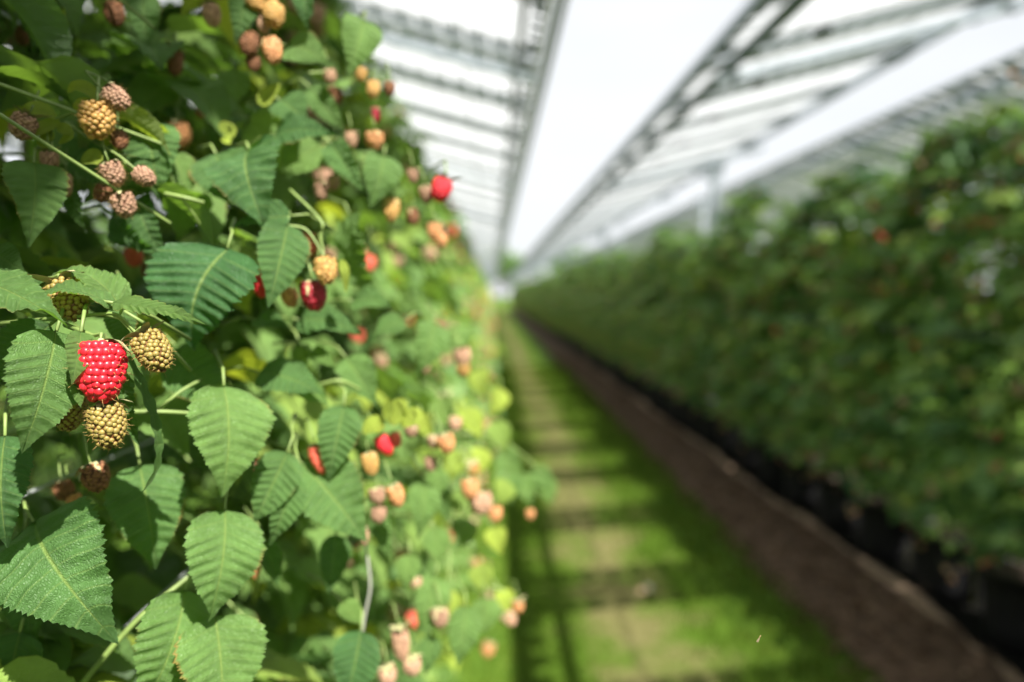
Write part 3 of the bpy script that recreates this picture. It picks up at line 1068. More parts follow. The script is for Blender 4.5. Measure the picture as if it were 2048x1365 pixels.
near_plants = []
for i, y in enumerate((-0.35, 0.20, 0.72, 1.25)):
    rng = random.Random(100 + i)
    parts = grow(rng, -0.46, y, left_face, 1, TPL_MID, ok=near_ok, lat=185, size=0.066, per=8)
    near_plants.append(finish((-0.46, y, 0), parts, rng, low=False))
tag(near_plants[0], "raspberry plant at the frame's left edge, mostly outside the picture", "raspberry plant")
tag(near_plants[1], "nearest raspberry plant, carrying the sharp ripe red berry beside four yellow-green ones", "raspberry plant")
tag(near_plants[2], "raspberry plant just behind the sharp one, with dark red and yellow berries around its middle", "raspberry plant")
tag(near_plants[3], "softly blurred raspberry plant leaning out over the path with pinkish tan berries", "raspberry plant")
PA, PB, PC = near_plants[1], near_plants[2], near_plants[3]
near_plants[0]["group"] = PA["group"] = PB["group"] = PC["group"] = "raspberry plants of the left row"

# leaves one can tell apart: base px, tip px, width px, depth of base, depth of tip, roll, bend, fold, tint with the leaf's sun or shade included
HL = [
    # bx, by, tx, ty, w, db, dt, roll, bend, fold, tint
    (113, 662, 44, 908, 150, .283, .268, -8, .10, .12, .42),     # big sharp leaf left of the red berry
    (162, 664, 145, 768, 58, .275, .266, -12, .10, .30, .60),    # small leaf against the berry
    (143, 750, 163, 818, 32, .278, .270, -15, .06, .30, .62),
    (226, 606, 409, 643, 36, .286, .276, -38, .10, .10, .66),     # arching leaf over the berries
    (248, 622, 106, 545, 52, .302, .304, 55, .12, .15, .60),
    (226, 612, 68, 586, 30, .290, .283, 68, .08, .05, .45),
    (-70, 548, 133, 646, 84, .285, .272, -35, .08, .10, .40),
    (-60, 590, 105, 562, 64, .300, .300, -25, .10, .10, .28),
    (100, 650, -40, 770, 96, .300, .295, 10, .10, .20, .25),
    (246, 608, 252, 705, 62, .325, .320, 20, .10, .10, .40),
    (236, 735, 274, 890, 52, .310, .300, 30, .10, .25, .35),
    (455, 497, 384, 700, 195, .360, .352, 35, .12, .20, .0),    # large pleated leaf, tint darkened for the shade on it
    (576, 450, 538, 613, 104, .375, .352, -6, .08, .18, .22),    # pleated leaf by the orange berry
    (500, 303, 535, 470, 150, .400, .370, 15, .20, .10, .12),
    (432, 308, 470, 412, 120, .410, .395, 10, .12, .15, .25),
    (582, 432, 468, 452, 50, .380, .372, 45, .15, .20, .15),
    (448, 772, 444, 996, 158, .350, .333, -18, .10, .12, .60),   # big lit leaf, centre of the lower left
    (345, 705, 486, 835, 110, .385, .375, 5, .10, .18, .30),
    (350, 690, 402, 742, 60, .400, .395, 0, .10, .25, .60),
    (68, 1046, 232, 1285, 225, .325, .300, 8, .14, .16, .22),    # large leaf lower left
    (280, 930, 312, 1140, 146, .365, .352, -4, .10, .16, .30),
    (450, 1020, 416, 1246, 146, .345, .328, -14, .10, .12, .50),
    (372, 1180, 282, 1420, 150, .345, .325, -16, .12, .16, .50),
    (430, 1232, 446, 1450, 170, .338, .322, -16, .12, .14, .55),
    (10, 872, 14, 1096, 112, .300, .290, 14, .12, .30, .12),
    (52, 1100, 66, 1292, 104, .365, .355, 15, .12, .20, .22),
    (40, 1265, 10, 1400, 110, .350, .345, 12, .12, .20, .15),
    (68, 326, 58, 495, 110, .335, .322, -8, .10, .20, .45),      # leaf under the upper cluster
    (-14, 505, 50, 545, 70, .330, .325, 0, .10, .10, .40),
    (300, 248, 322, 405, 112, .385, .375, 5, .20, .10, .30),
    (346, 306, 378, 398, 56, .400, .395, -30, .10, .20, .78),
    (285, 392, 336, 518, 62, .390, .385, 30, .12, .20, .20),
    (225, 428, 318, 508, 54, .385, .380, 35, .10, .20, .15),
    (128, 330, 168, 464, 42, .360, .355, 35, .10, .20, .40),
    (160, 270, 235, 400, 90, .375, .370, 5, .10, .15, .35),
    (688, 812, 656, 962, 86, .415, .400, 0, .10, .18, .30),
    (868, 645, 836, 752, 72, .520, .500, -10, .12, .15, .55),
    (692, 716, 752, 812, 78, .460, .450, -8, .10, .15, .50),
    (706, 602, 788, 614, 52, .460, .450, -30, .20, .10, .35),
    (808, 640, 744, 672, 44, .480, .470, 35, .15, .10, .40),
    (600, 640, 722, 668, 64, .430, .420, -35, .12, .15, .25),
    (512, 640, 582, 658, 40, .420, .410, -35, .10, .15, .25),
    (622, 702, 676, 738, 34, .430, .425, -10, .10, .25, .65),
    (600, 690, 612, 742, 44, .440, .436, 25, .10, .10, .75),
    (520, 745, 648, 790, 78, .410, .400, -35, .15, .12, .25),
    (600, 770, 658, 812, 46, .415, .405, -20, .10, .15, .65),
    (575, 905, 506, 1050, 92, .380, .365, -6, .10, .20, .35),
    (588, 950, 538, 1092, 66, .385, .372, -10, .10, .25, .35),
    (604, 928, 734, 1086, 140, .410, .395, -14, .10, .20, .38),
    (848, 965, 836, 1078, 66, .520, .500, -12, .10, .15, .62),
    (672, 1070, 656, 1188, 62, .430, .420, -10, .10, .25, .25),
    (530, 1085, 557, 1172, 48, .410, .400, -6, .10, .25, .30),
    (684, 1205, 722, 1250, 44, .430, .425, -20, .08, .05, .80),
    (722, 1262, 690, 1410, 98, .430, .415, -6, .10, .18, .10),
    (872, 1152, 836, 1268, 74, .530, .510, -16, .10, .15, .66),
    (932, 1212, 914, 1334, 68, .540, .520, -10, .10, .18, .60),
    (972, 1196, 968, 1270, 62, .600, .590, -16, .10, .15, .70),
    (862, 1270, 852, 1350, 44, .520, .510, -6, .10, .18, .45),
    (748, 1025, 780, 1120, 42, .470, .460, -6, .10, .20, .50),
    (496, -20, 470, 88, 66, .430, .420, 0, .10, .20, .30),
    (614, -30, 618, 62, 48, .430, .425, 20, .10, .15, .12),
    (576, 92, 660, 128, 74, .440, .430, -25, .15, .12, .55),
    (728, 40, 694, 156, 84, .480, .465, -6, .12, .15, .60),
    (560, 200, 618, 252, 76, .430, .425, -20, .12, .15, .25),
    (548, 272, 668, 268, 60, .425, .415, -35, .15, .12, .12),
    (662, 288, 728, 386, 58, .440, .430, 0, .10, .20, .30),
    (768, 312, 738, 418, 82, .480, .465, -8, .10, .18, .45),
    (468, 140, 474, 206, 62, .450, .445, -6, .10, .10, .70),
    (285, -10, 292, 104, 66, .430, .420, 0, .10, .15, .35),
    (620, 175, 690, 265, 52, .470, .465, 0, .10, .20, .45),
    (1010, 930, 1024, 1010, 58, .760, .750, -10, .10, .15, .55),
    (1070, 935, 1106, 985, 40, .800, .790, -10, .10, .15, .55),
    (640, 290, 560, 350, 80, .445, .440, 25, .10, .10, .76),
    (500, 240, 600, 345, 110, .460, .455, 20, .10, .10, .74),
    (700, 430, 745, 600, 62, .470, .465, 55, .10, .10, .55),
]
def hero_leaf(i, rec, plant, name="leaf"):
    bx, by, tx, ty, w, db, dt, roll, bend, fold, tint = rec
    B, T_ = P(bx, by, db), P(tx, ty, dt)
    a = T_ - B
    L = np.linalg.norm(a); a = a / L
    n0 = norm(CO - (B + T_) / 2)
    n0 = norm(n0 - a * np.dot(a, n0))
    rr = R(roll)
    n = n0 * math.cos(rr) + np.cross(a, n0) * math.sin(rr)
    wm = w / FPX * (db + dt) / 2 / max(0.30, math.cos(rr))
    r = random.Random(i * 7 + 1)
    tpl = leaf_template(84, 7, width=wm / L, pleat=0.024 * r.uniform(0.7, 1.5), fold=fold * r.uniform(0.5, 1.9), bend=bend * r.uniform(0.4, 2.0), teeth=28,
                        curl=r.uniform(0, 0.10), wave=r.uniform(0.014, 0.034), seed=i, twist=r.uniform(-0.45, 0.45))
    mb = MB()
    root = np.array(plant.location)
    place_leaf(mb, tpl, B - root, a, n, L, tint)
    o = mb.build(name, M_LEAF, plant)
    # its stalk, running back into the plant
    st = MB()
    back = norm(-a * 0.7 + np.array([-0.45, 0.75, -0.1]) * 0.9)
    st.tube([B - root, B - root - a * 0.006 + back * 0.006, B - root + back * 0.022, B - root + back * 0.045 + np.array([0, 0, -0.006])], 0.0007, 0.0010, k=6)
    st.build("leaf_stalk", M_STALK, o)
    return o
for i, rec in enumerate(HL):
    hero_leaf(i, rec, PA if rec[5] < 0.425 else PB)
# the shoots that lean out over the path lower down
rl = random.Random(77)
for i, (bx, by, tx, ty, w, d, t) in enumerate([
        (878, 796, 900, 862, 52, .58, .70), (930, 818, 962, 880, 50, .62, .86), (985, 846, 1012, 905, 48, .68, .74), (1002, 900, 1046, 958, 52, .72, .55),
        (905, 900, 898, 966, 54, .60, .82), (962, 896, 948, 958, 48, .65, .90), (1040, 948, 1064, 1012, 46, .78, .55), (1088, 955, 1104, 1012, 42, .80, .60),
        (930, 1036, 912, 1102, 54, .60, .66), (985, 1056, 1004, 1112, 46, .64, .88), (868, 1056, 882, 1132, 58, .55, .60), (960, 1128, 972, 1190, 50, .62, .80),
        (1000, 776, 982, 832, 40, .80, .92), (955, 740, 972, 796, 44, .75, .84), (902, 655, 924, 722, 50, .62, .60), (845, 828, 862, 884, 48, .52, .94),
        (915, 980, 940, 1040, 48, .62, .72), (880, 940, 864, 1004, 50, .57, .58), (1000, 1180, 1024, 1232, 42, .64, .90), (905, 1180, 892, 1240, 46, .56, .84),
        (1010, 960, 990, 1016, 44, .70, .78), (820, 1110, 812, 1180, 52, .50, .64)]):
    hero_leaf(200 + i, (bx, by, tx, ty, w, d, d - .012, rl.uniform(-30, 15), .10, .18, min(1, t + .12)), PC)

# the long thin twisted dry leaf hanging below the second berry, and the yellow young leaves of the upper cluster
def ribbon(pts, widths, plant, name, material, tint, face=0.3):
    root = np.array(plant.location)
    V, UV = [], []
    n = len(pts)
    for i, p in enumerate(pts):
        t = norm(pts[min(i + 1, n - 1)] - pts[max(i - 1, 0)])
        v = norm(CO - p)
        c0 = norm(np.cross(t, v))
        c = norm(c0 - (1 if c0[2] > 0 else -1) * face * v)
        w = widths[i]
        V += [p - c * w - root, p - np.cross(c, t) * w * 0.5 - root, p + c * w - root]
        UV += [[i / (n - 1), -1], [i / (n - 1), 0], [i / (n - 1), 1]]
    F = [[i * 3 + j, i * 3 + j + 1, i * 3 + j + 4, i * 3 + j + 3] for i in range(n - 1) for j in range(2)]
    mb = MB(); mb.add(np.array(V), np.array(F), np.array(UV), tint=tint)
    return mb.build(name, material, plant)
def path_pts(ctrl, n):
    c = [P(*q) for q in ctrl]
    out = []
    m = len(c) - 1
    for i in range(n + 1):
        t = i / n * m; k = min(m - 1, int(t)); f = t - k
        p0, p1, p2, p3 = c[max(0, k - 1)], c[k], c[k + 1], c[min(m, k + 2)]
        out.append(0.5 * ((2 * p1) + (-p0 + p2) * f + (2 * p0 - 5 * p1 + 4 * p2 - p3) * f * f + (-p0 + 3 * p1 - 3 * p2 + p3) * f ** 3))
    return out
rp = path_pts([(258, 712, .300), (284, 770, .298), (308, 830, .296), (318, 890, .297), (312, 940, .300), (286, 984, .304)], 40)
o = ribbon(rp, [0.0022 * math.sin(min(1, (i + 2) / 12) * 1.57) * (1 - (i / 41) ** 3) * (1 + 0.25 * math.sin(i * 1.1)) for i in range(41)], PA, "leaf", M_LEAF, 0.35, face=0.5)
o["label"] = "long thin grey-green leaf hanging edge-on beside the berries"
YL = [
    ([(200, 205, .338), (178, 178, .336), (150, 172, .336), (136, 186, .338)], .0026),
    ([(192, 232, .340), (182, 208, .338), (160, 204, .337), (148, 214, .338)], .0019),
    ([(110, 235, .340), (85, 218, .338), (58, 218, .336), (40, 232, .338)], .0030),
    ([(120, 245, .340), (95, 250, .338), (72, 262, .336), (60, 275, .338)], .0026),
    ([(112, 256, .340), (128, 258, .336), (136, 272, .336), (118, 288, .338)], .0026),
    ([(104, 262, .342), (92, 272, .340), (84, 285, .340)], .0028),
    ([(205, 316, .336), (185, 314, .336), (162, 326, .338)], .0034),
    ([(150, 222, .345), (165, 214, .340), (182, 218, .340)], .0028),
    ([(75, 290, .342), (86, 288, .340), (94, 302, .340)], .0018),
    ([(205, 290, .345), (222, 278, .343), (232, 300, .343)], .0022),
    ([(520, 210, .430), (535, 190, .430), (560, 168, .432)], .0040),
    ([(775, 842, .430), (776, 815, .428), (778, 795, .428)], .0030),
    ([(782, 850, .430), (800, 815, .428), (816, 812, .430)], .0055),
    ([(800, 850, .430), (830, 832, .428), (852, 858, .430)], .0050),
    ([(770, 850, .432), (745, 850, .430), (728, 868, .430)], .0050),
    ([(682, 520, .400), (690, 545, .395), (692, 585, .400)], .0024),
    ([(445, 270, .430), (455, 266, .428), (462, 278, .430)], .0060),
]
for ctrl, w in YL:
    pts = path_pts(ctrl, 14)
    o = ribbon(pts, [1.35 * w * math.sin(max(0.06, i / 14) ** 0.7 * math.pi * 0.97) for i in range(15)], PA if ctrl[0][2] < .4 else PB, "young_leaf", M_LEAF, 1.0, face=0.6)

# berries one can tell apart: centre px, length px, length m, axis on screen (dx, dy), kind, width factor, plant
def hero_berry(cx, cy, lpx, d, ax, kind, plant, hero=False, width=1.0, toward=0.15, spin=0.0, label=None, stalk=None, calyx=0):
    L = lpx / FPX * d * (0.95 if hero else 0.87)
    axis = norm(CR @ np.array([ax[0], -ax[1], toward]))
    c = P(cx, cy, d)
    pos = c - axis * L * 0.48
    if stalk is None:
        s = [pos - axis * 0.006, pos - axis * 0.012 + np.array([-0.003, 0.006, 0.004]), pos + np.array([-0.012, 0.022, 0.012])]
    else:
        s = [pos - axis * 0.004] + [P(*q) for q in stalk]
    return add_berry(plant, pos, axis, L, kind, hero=hero, spin=spin, label=label, stalk=s, calyx=calyx, width=width, hairy=d < .40)
hero_berry(202, 748, 132, .278, (.06, 1), 'ripe', PA, True, width=0.91, toward=.10, spin=.3, label="plump sharp ripe red raspberry, the brightest in view",
           stalk=[(186, 672, .281), (165, 664, .285), (130, 650, .293)], calyx=0)
hero_berry(310, 708, 92, .279, (.52, .85), 'green', PA, True, width=1.0, toward=.1, spin=1.1, label="sharp yellow-green unripe raspberry right of the red one",
           stalk=[(268, 668, .283), (240, 637, .286), (200, 628, .29)], calyx=1)
hero_berry(216, 857, 96, .281, (.22, .97), 'green', PA, True, width=1.0, toward=.1, spin=2.0, label="yellow-green unripe raspberry just below the red one",
           stalk=[(196, 804, .288), (190, 780, .292)], calyx=2)
hero_berry(138, 825, 86, .289, (-.1, 1), 'green', PA, True, width=.98, toward=.1, spin=0.5, label="unripe raspberry half hidden behind the sharp leaf's right edge",
           stalk=[(148, 770, .295), (150, 740, .30)], calyx=0)
hero_berry(141, 604, 94, .296, (.45, .89), 'green', PA, True, width=1.0, toward=.1, spin=2.5, label="unripe raspberry under the arching leaf at the top of the sharp cluster",
           stalk=[(110, 555, .30), (80, 560, .31)], calyx=1)
HB = [
    # cx, cy, lpx, depth, axis, kind, width
    (193, 958, 70, .335, (.35, .93), 'brown', 1), (45, 257, 60, .335, (-.3, 1), 'mauve', 1.1), (194, 246, 84, .333, (.05, 1), 'yellow', 1.05),
    (236, 200, 60, .335, (.8, .6), 'mauve', 1), (100, 324, 44, .340, (0, 1), 'mauve', 1), (228, 352, 56, .338, (.3, 1), 'mauve', 1), (292, 356, 50, .340, (.8, .5), 'mauve', 1),
    (249, 414, 58, .342, (.2, 1), 'mauve', 1.05), (240, 284, 42, .345, (.2, 1), 'brown', 1), (132, 374, 54, .350, (.1, 1), 'tan', .6), (205, 390, 44, .350, (0, 1), 'brown', 1),
    (652, 545, 66, .380, (.2, 1), 'yellow', .9), (628, 594, 72, .390, (.1, 1), 'dark', .95), (580, 598, 46, .395, (.3, 1), 'orange', .9), (526, 572, 60, .395, (0, 1), 'ripe', .9),
    (783, 423, 56, .480, (0, 1), 'yellow', .75), (881, 383, 54, .480, (-.3, 1), 'ripe', 1.0), (852, 392, 42, .490, (.1, 1), 'mauve', .9), (826, 436, 40, .495, (0, 1), 'brown', .85),
    (825, 354, 34, .490, (0, 1), 'mauve', .9), (868, 466, 42, .520, (0, 1), 'orange', .9), (884, 482, 34, .520, (.2, 1), 'orange', .9), (642, 386, 42, .440, (0, 1), 'mauve', .85),
    (668, 368, 34, .440, (.1, 1), 'mauve', .9), (545, 106, 62, .420, (.2, 1), 'orange', .85), (548, 34, 60, .420, (.2, 1), 'yellow', .95), (528, 50, 48, .425, (0, 1), 'tan', .8),
    (512, 8, 44, .420, (.5, .6), 'yellow', 1), (424, 34, 52, .415, (.1, 1), 'tan', .9), (498, 92, 58, .425, (0, 1), 'brown', .9), (508, 130, 40, .43, (.3, 1), 'brown', 1),
    (230, 32, 56, .400, (.3, 1), 'brown', .9), (68, 30, 46, .400, (0, 1), 'brown', .9), (45, 75, 44, .410, (0, 1), 'brown', .9), (350, 130, 60, .430, (0, 1), 'brown', .7),
    (660, 156, 34, .460, (.1, 1), 'tan', 1), (722, 150, 34, .470, (0, 1), 'yellow', .9), (746, 182, 42, .470, (0, 1), 'yellow', .85), (779, 180, 34, .480, (0, 1), 'brown', .9),
    (749, 284, 44, .480, (0, 1), 'orange', 1.1), (702, 282, 38, .480, (0, 1), 'tan', .9), (670, 195, 40, .480, (0, 1), 'brown', 1.1), (752, 232, 34, .490, (0, 1), 'dark', .8),
    (641, 922, 68, .405, (.3, .95), 'coral', .7), (770, 892, 52, .440, (.45, .9), 'ripe', .8), (741, 930, 54, .430, (.2, 1), 'yellow', .8), (792, 882, 34, .445, (.3, 1), 'coral', .9),
    (793, 994, 52, .435, (.3, 1), 'orange', .85), (755, 994, 40, .435, (.2, 1), 'mauve', 1.1), (757, 1032, 38, .436, (0, 1), 'mauve', 1.1), (893, 890, 46, .500, (.3, 1), 'orange', 1.05),
    (868, 886, 34, .505, (0, 1), 'tan', 1), (925, 716, 40, .590, (.2, 1), 'tan', 1.2), (926, 742, 34, .590, (0, 1), 'yellow', 1.1), (822, 862, 34, .470, (0, 1), 'mauve', 1.1),
    (862, 930, 34, .510, (.2, 1), 'mauve', 1), (940, 980, 48, .560, (.1, 1), 'orange', 1), (962, 1010, 52, .570, (.1, 1), 'tan', 1.2), (990, 1030, 38, .590, (0, 1), 'orange', 1),
    (1060, 1030, 24, .720, (0, 1), 'orange', 1), (880, 1238, 44, .510, (0, 1), 'mauve', 1.1), (802, 1292, 78, .480, (.1, 1), 'tan', .6), (824, 1335, 44, .480, (0, 1), 'tan', 1.1),
    (1020, 1240, 34, .620, (.6, .8), 'tan', 1.1), (1036, 1215, 28, .630, (0, 1), 'orange', 1.1), (775, 1355, 44, .470, (0, 1), 'tan', 1.1), (511, 1140, 50, .400, (-.1, 1), 'orange', .6),
    (729, 1076, 40, .440, (0, 1), 'tan', .6), (268, 516, 46, .430, (.2, 1), 'coral', 1), (302, 545, 46, .430, (0, 1), 'brown', 1), (150, 1004, 34, .380, (.4, 1), 'orange', 1.1),
    (130, 985, 46, .380, (.5, 1), 'brown', 1.1), (832, 1168, 28, .520, (0, 1), 'tan', 1.1), (850, 740, 20, .6, (0, 1), 'mauve', 1.1), (430, 420, 20, .45, (0, 1), 'coral', 1),
    (910, 850, 34, .56, (0, 1), 'tan', 1.1), (945, 940, 34, .58, (0, 1), 'yellow', 1.1), (400, 230, 20, .5, (0, 1), 'ripe', 1),
]
for i, (cx, cy, lp, d, ax, kind, wd) in enumerate(HB):
    hero_berry(cx, cy, lp, d, ax, kind, PA if d < .425 else PB, width=wd, toward=rnd.uniform(-.2, .4), spin=rnd.uniform(0, 6), calyx=i)

# stems one can follow
def stem(ctrl, r0, r1, plant, material=None, name="stem"):
    root = np.array(plant.location)
    mb = MB(); mb.tube([p - root for p in path_pts(ctrl, 16)], r0, r1, k=8)
    return mb.build(name, material or M_STALK, plant)
stem([(165, 633, .292), (200, 629, .289), (238, 632, .286), (285, 682, .2805)], .0008, .0006, PA)
stem([(238, 632, .286), (244, 618, .287), (236, 608, .288), (222, 614, .289)], .0006, .0005, PA)
stem([(-20, 650, .330), (80, 640, .305), (165, 633, .292)], .0011, .0008, PA)
stem([(262, 824, .345), (330, 824, .350), (404, 828, .360)], .0012, .0009, PA)
stem([(318, 820, .350), (360, 784, .355), (402, 760, .365)], .0009, .0008, PA)
stem([(150, 1385, .350), (270, 1245, .355), (380, 1152, .372)], .0017, .0012, PA)
stem([(330, 388, .365), (370, 396, .365), (408, 406, .370)], .0012, .0010, PA)
stem([(362, 396, .366), (385, 425, .37), (400, 450, .375)], .0007, .0006, PA)
stem([(104, 240, .345), (104, 280, .342), (100, 305, .340)], .0008, .0006, PA)
stem([(130, 245, .345), (190, 285, .342), (235, 310, .340), (272, 340, .340)], .0008, .0005, PA)
stem([(60, 255, .35), (110, 240, .348), (150, 225, .345), (200, 205, .342), (215, 190, .340)], .0008, .0006, PA)
stem([(575, 452, .380), (612, 460, .382), (640, 500, .382), (648, 520, .381)], .0008, .0006, PA)
stem([(636, 515, .39), (642, 470, .39), (640, 440, .39), (580, 380, .40)], .0008, .0009, PB)
stem([(640, 770, .43), (680, 762, .43), (720, 780, .44)], .0012, .0010, PB)
stem([(636, 745, .43), (640, 760, .43)], .0011, .0010, PB)
stem([(560, 172, .44), (600, 150, .44), (650, 145, .45)], .0010, .0008, PB)
stem([(800, 900, .80), (900, 868, .74), (1000, 880, .76), (1095, 950, .80)], .0016, .0010, PC)
stem([(800, 1000, .72), (880, 960, .66), (960, 985, .66), (1005, 1030, .66)], .0014, .0009, PC)
stem([(850, 1220, .66), (930, 1180, .64), (1000, 1178, .64), (1040, 1215, .64)], .0013, .0009, PC)
stem([(780, 1030, .60), (850, 1040, .56), (900, 1110, .56), (880, 1215, .52)], .0012, .0008, PC)
# a tendril of twine hanging from a wire
tw = MB()
tw.tube(path_pts([(731, 1085, .455), (738, 1140, .455), (740, 1180, .455), (730, 1230, .455), (724, 1268, .455)], 16), 0.0010, k=6)
tag(tw.build("twine", M_TWINE), "short grey piece of twine hanging among the lower leaves near the path", "twine")

# ------------------------------------------------------------------ the rows running away from the camera
def label_rows(o, side, k, last=False):
    if side == 'left':
        lab = ("%s blurred raspberry plant of the sunlit left row, counted away from the camera" % ORD[k]) if k < 10 else "small far raspberry plant in the left row near the vanishing point"
        tag(o, lab, "raspberry plant", "raspberry plants of the left row")
    else:
        lab = ("%s potted raspberry plant of the shaded right hedge, counted away from the camera" % ORD[k]) if k < 12 else "small far raspberry plant in the shaded right hedge"
        tag(o, lab, "raspberry plant", "raspberry plants of the right row")

protoL, protoLf, protoR, protoRf = [], [], [], []
def lf(h): return left_face(h) + 0.46
def rf(h): return right_face(h) - 2.32
for i in range(3):
    rng = random.Random(300 + i)
    a = finish((0, 0, 0), grow(rng, 0, 0, lf, 1, TPL_LOW, lat=150, size=0.064, per=8, stems=False), rng, low=True)
    index_kids(a); protoL.append(a)
for i in range(2):
    rng = random.Random(320 + i)
    a = finish((0, 0, 0), grow(rng, 0, 0, lf, 1, TPL_LOW, lat=120, size=0.070, per=7, stems=False), rng, low=True, merged=True)
    index_kids(a); protoLf.append(a)
for i in range(3):
    rng = random.Random(340 + i)
    a = finish((0, 0, 0), grow(rng, 0, 0, rf, -1, TPL_LOW, lat=120, size=0.080, per=12, stems=False, hmax=2.28, hmin=0.42), rng, low=True, right=True)
    index_kids(a); protoR.append(a)
for i in range(2):
    rng = random.Random(360 + i)
    a = finish((0, 0, 0), grow(rng, 0, 0, rf, -1, TPL_LOW, lat=105, size=0.084, per=11, stems=False, hmax=2.28, hmin=0.42), rng, low=True, merged=True, right=True)
    index_kids(a); protoRf.append(a)

first = {}
def put(protos, k, x, y, flip, sc, key):
    j = k % len(protos)
    if (key, j) not in first:
        o = protos[j]; first[(key, j)] = 1
    else:
        o = copy_tree(protos[j])
    o.location = (x, y, 0)
    o.rotation_euler = (0, 0, rnd.uniform(-0.12, 0.12))
    o.scale = (1, -1 if flip else 1, sc)
    return o
SP = 0.50
y = 1.80; k = 0
while y < 70:
    near = y < 5.5
    o = put(protoL if near else protoLf, k, -0.46 + rnd.uniform(-.02, .02), y, False, rnd.uniform(0.95, 1.02), 'L' if near else 'Lf')
    label_rows(o, 'left', k)
    y += SP if y < 26 else SP * 1.35; k += 1
y = 1.25; k = 0
pot_y = []
for yb in (-1.5, -0.95, -0.4, 0.15, 0.7):
    o = put(protoR, k, 2.32, yb, False, 1.0, 'R'); k += 1
    tag(o, 'potted raspberry plant of the right hedge outside the picture beside the camera', 'raspberry plant', 'raspberry plants of the right row')
k = 0
while y < 70:
    near = y < 7.0
    o = put(protoR if near else protoRf, k, 2.32 + rnd.uniform(-.05, .05), y, False, rnd.choice((0.84, 0.88, 0.92, 0.95, 0.99, 1.03)), 'R' if near else 'Rf')
    label_rows(o, 'right', k)
    if k == 3: RP = o
    pot_y.append(y)
    y += SP if y < 26 else SP * 1.35; k += 1

RP.scale = (1, 1, 1); RP.rotation_euler = (0, 0, 0)
for cx, cy, d, kind in [(2024, 150, 2.35, 'orange'), (2042, 168, 2.35, 'tan'), (2034, 286, 2.35, 'tan'), (2016, 300, 2.36, 'mauve'), (2044, 318, 2.35, 'orange'),
                        (1766, 478, 3.15, 'coral'), (1758, 470, 3.17, 'ripe'), (1744, 410, 3.2, 'orange'), (1880, 610, 2.8, 'tan'), (1990, 640, 2.45, 'tan'),
                        (1712, 1024, 3.2, 'orange'), (1702, 1030, 3.2, 'tan'), (1892, 1140, 2.6, 'tan'), (1905, 1160, 2.6, 'orange'), (1840, 330, 2.9, 'tan'), (1510, 385, 4.3, 'coral')]:  # the four lowest berries are added, standing in for sun spots on the pots
    hero_berry(cx, cy, 0.028 / d * FPX, d, (0, 1), kind, RP, width=1.0, spin=rnd.uniform(0, 6))

# the next rows on either side, seen only through gaps
for k in range(36):
    o = put(protoRf, k, 5.05, 0.3 + k * 0.9, False, rnd.uniform(0.94, 1.0), 'Rf')
    o.scale = (1.2, 1.5, o.scale.z)
    tag(o, "raspberry plant of the far right row, glimpsed behind the right hedge", "raspberry plant", "raspberry plants of the row behind the right hedge")
for k in range(14):
    o = put(protoLf, k, -3.15, 0.0 + k * 0.9, False, 1.0, 'Lf')
    o.scale = (1.2, 1.5, 1.0)
    tag(o, "raspberry plant of the far left row, glimpsed through the near leaves", "raspberry plant", "raspberry plants of the row behind the left one")

# pots of the right row
def make_pot():
    root = empty("plant_pot", (0, 0, 0))
    mb = MB()
    k = 28
    prof = [(0.0, 0.105), (0.001, 0.112), (0.06, 0.118), (0.20, 0.132), (0.225, 0.134), (0.226, 0.142), (0.25, 0.143), (0.251, 0.136), (0.21, 0.130)]
    V = [[r * math.cos(2 * math.pi * j / k), r * math.sin(2 * math.pi * j / k), z] for (z, r) in prof for j in range(k)]
    F = [[i * k + j, i * k + (j + 1) % k, (i + 1) * k + (j + 1) % k, (i + 1) * k + j] for i in range(len(prof) - 1) for j in range(k)]
    mb.add(np.array(V), np.array(F))
    mb.build("pot_wall", M_POT, root)
    sb = MB()
    rr = np.random.RandomState(3)
    V = [[0, 0, 0.232]]; rings = 5
    for q in range(1, rings + 1):
        for j in range(k):
            r = 0.131 * q / rings
            V.append([r * math.cos(2 * math.pi * j / k), r * math.sin(2 * math.pi * j / k), 0.222 + 0.008 * rr.rand()])
    F3 = [[0, 1 + j, 1 + (j + 1) % k] for j in range(k)]
    F4 = [[1 + q * k + j, 1 + (q + 1) * k + j, 1 + (q + 1) * k + (j + 1) % k, 1 + q * k + (j + 1) % k] for q in range(rings - 1) for j in range(k)]
    sb.add(np.array(V), [np.array(F3), np.array(F4)])
    sb.build("potting_soil", M_PEAT, root)
    index_kids(root)
    return root
pot0 = make_pot()
for k, y in enumerate(pot_y[:80]):
    o = pot0 if k == 0 else copy_tree(pot0)
    o.location = (2.26, y, 0.018)
    o.scale = (1.25, 1.25, 1.3)
    o.rotation_euler = (0, 0, k * 0.7)
    tag(o, ("%s black plastic pot under the right hedge, counted away from the camera" % ORD[k]) if k < 12 else "small far black pot in the dark line under the right hedge",
        "plant pot", "black pots under the right hedge")

# wires on the right hedge
wire(1.93, 1.95, "grey trellis wire running along the upper face of the right hedge", y0=1.0)
wire(1.86, 1.35, "grey trellis wire running along the middle of the right hedge", y0=1.0)

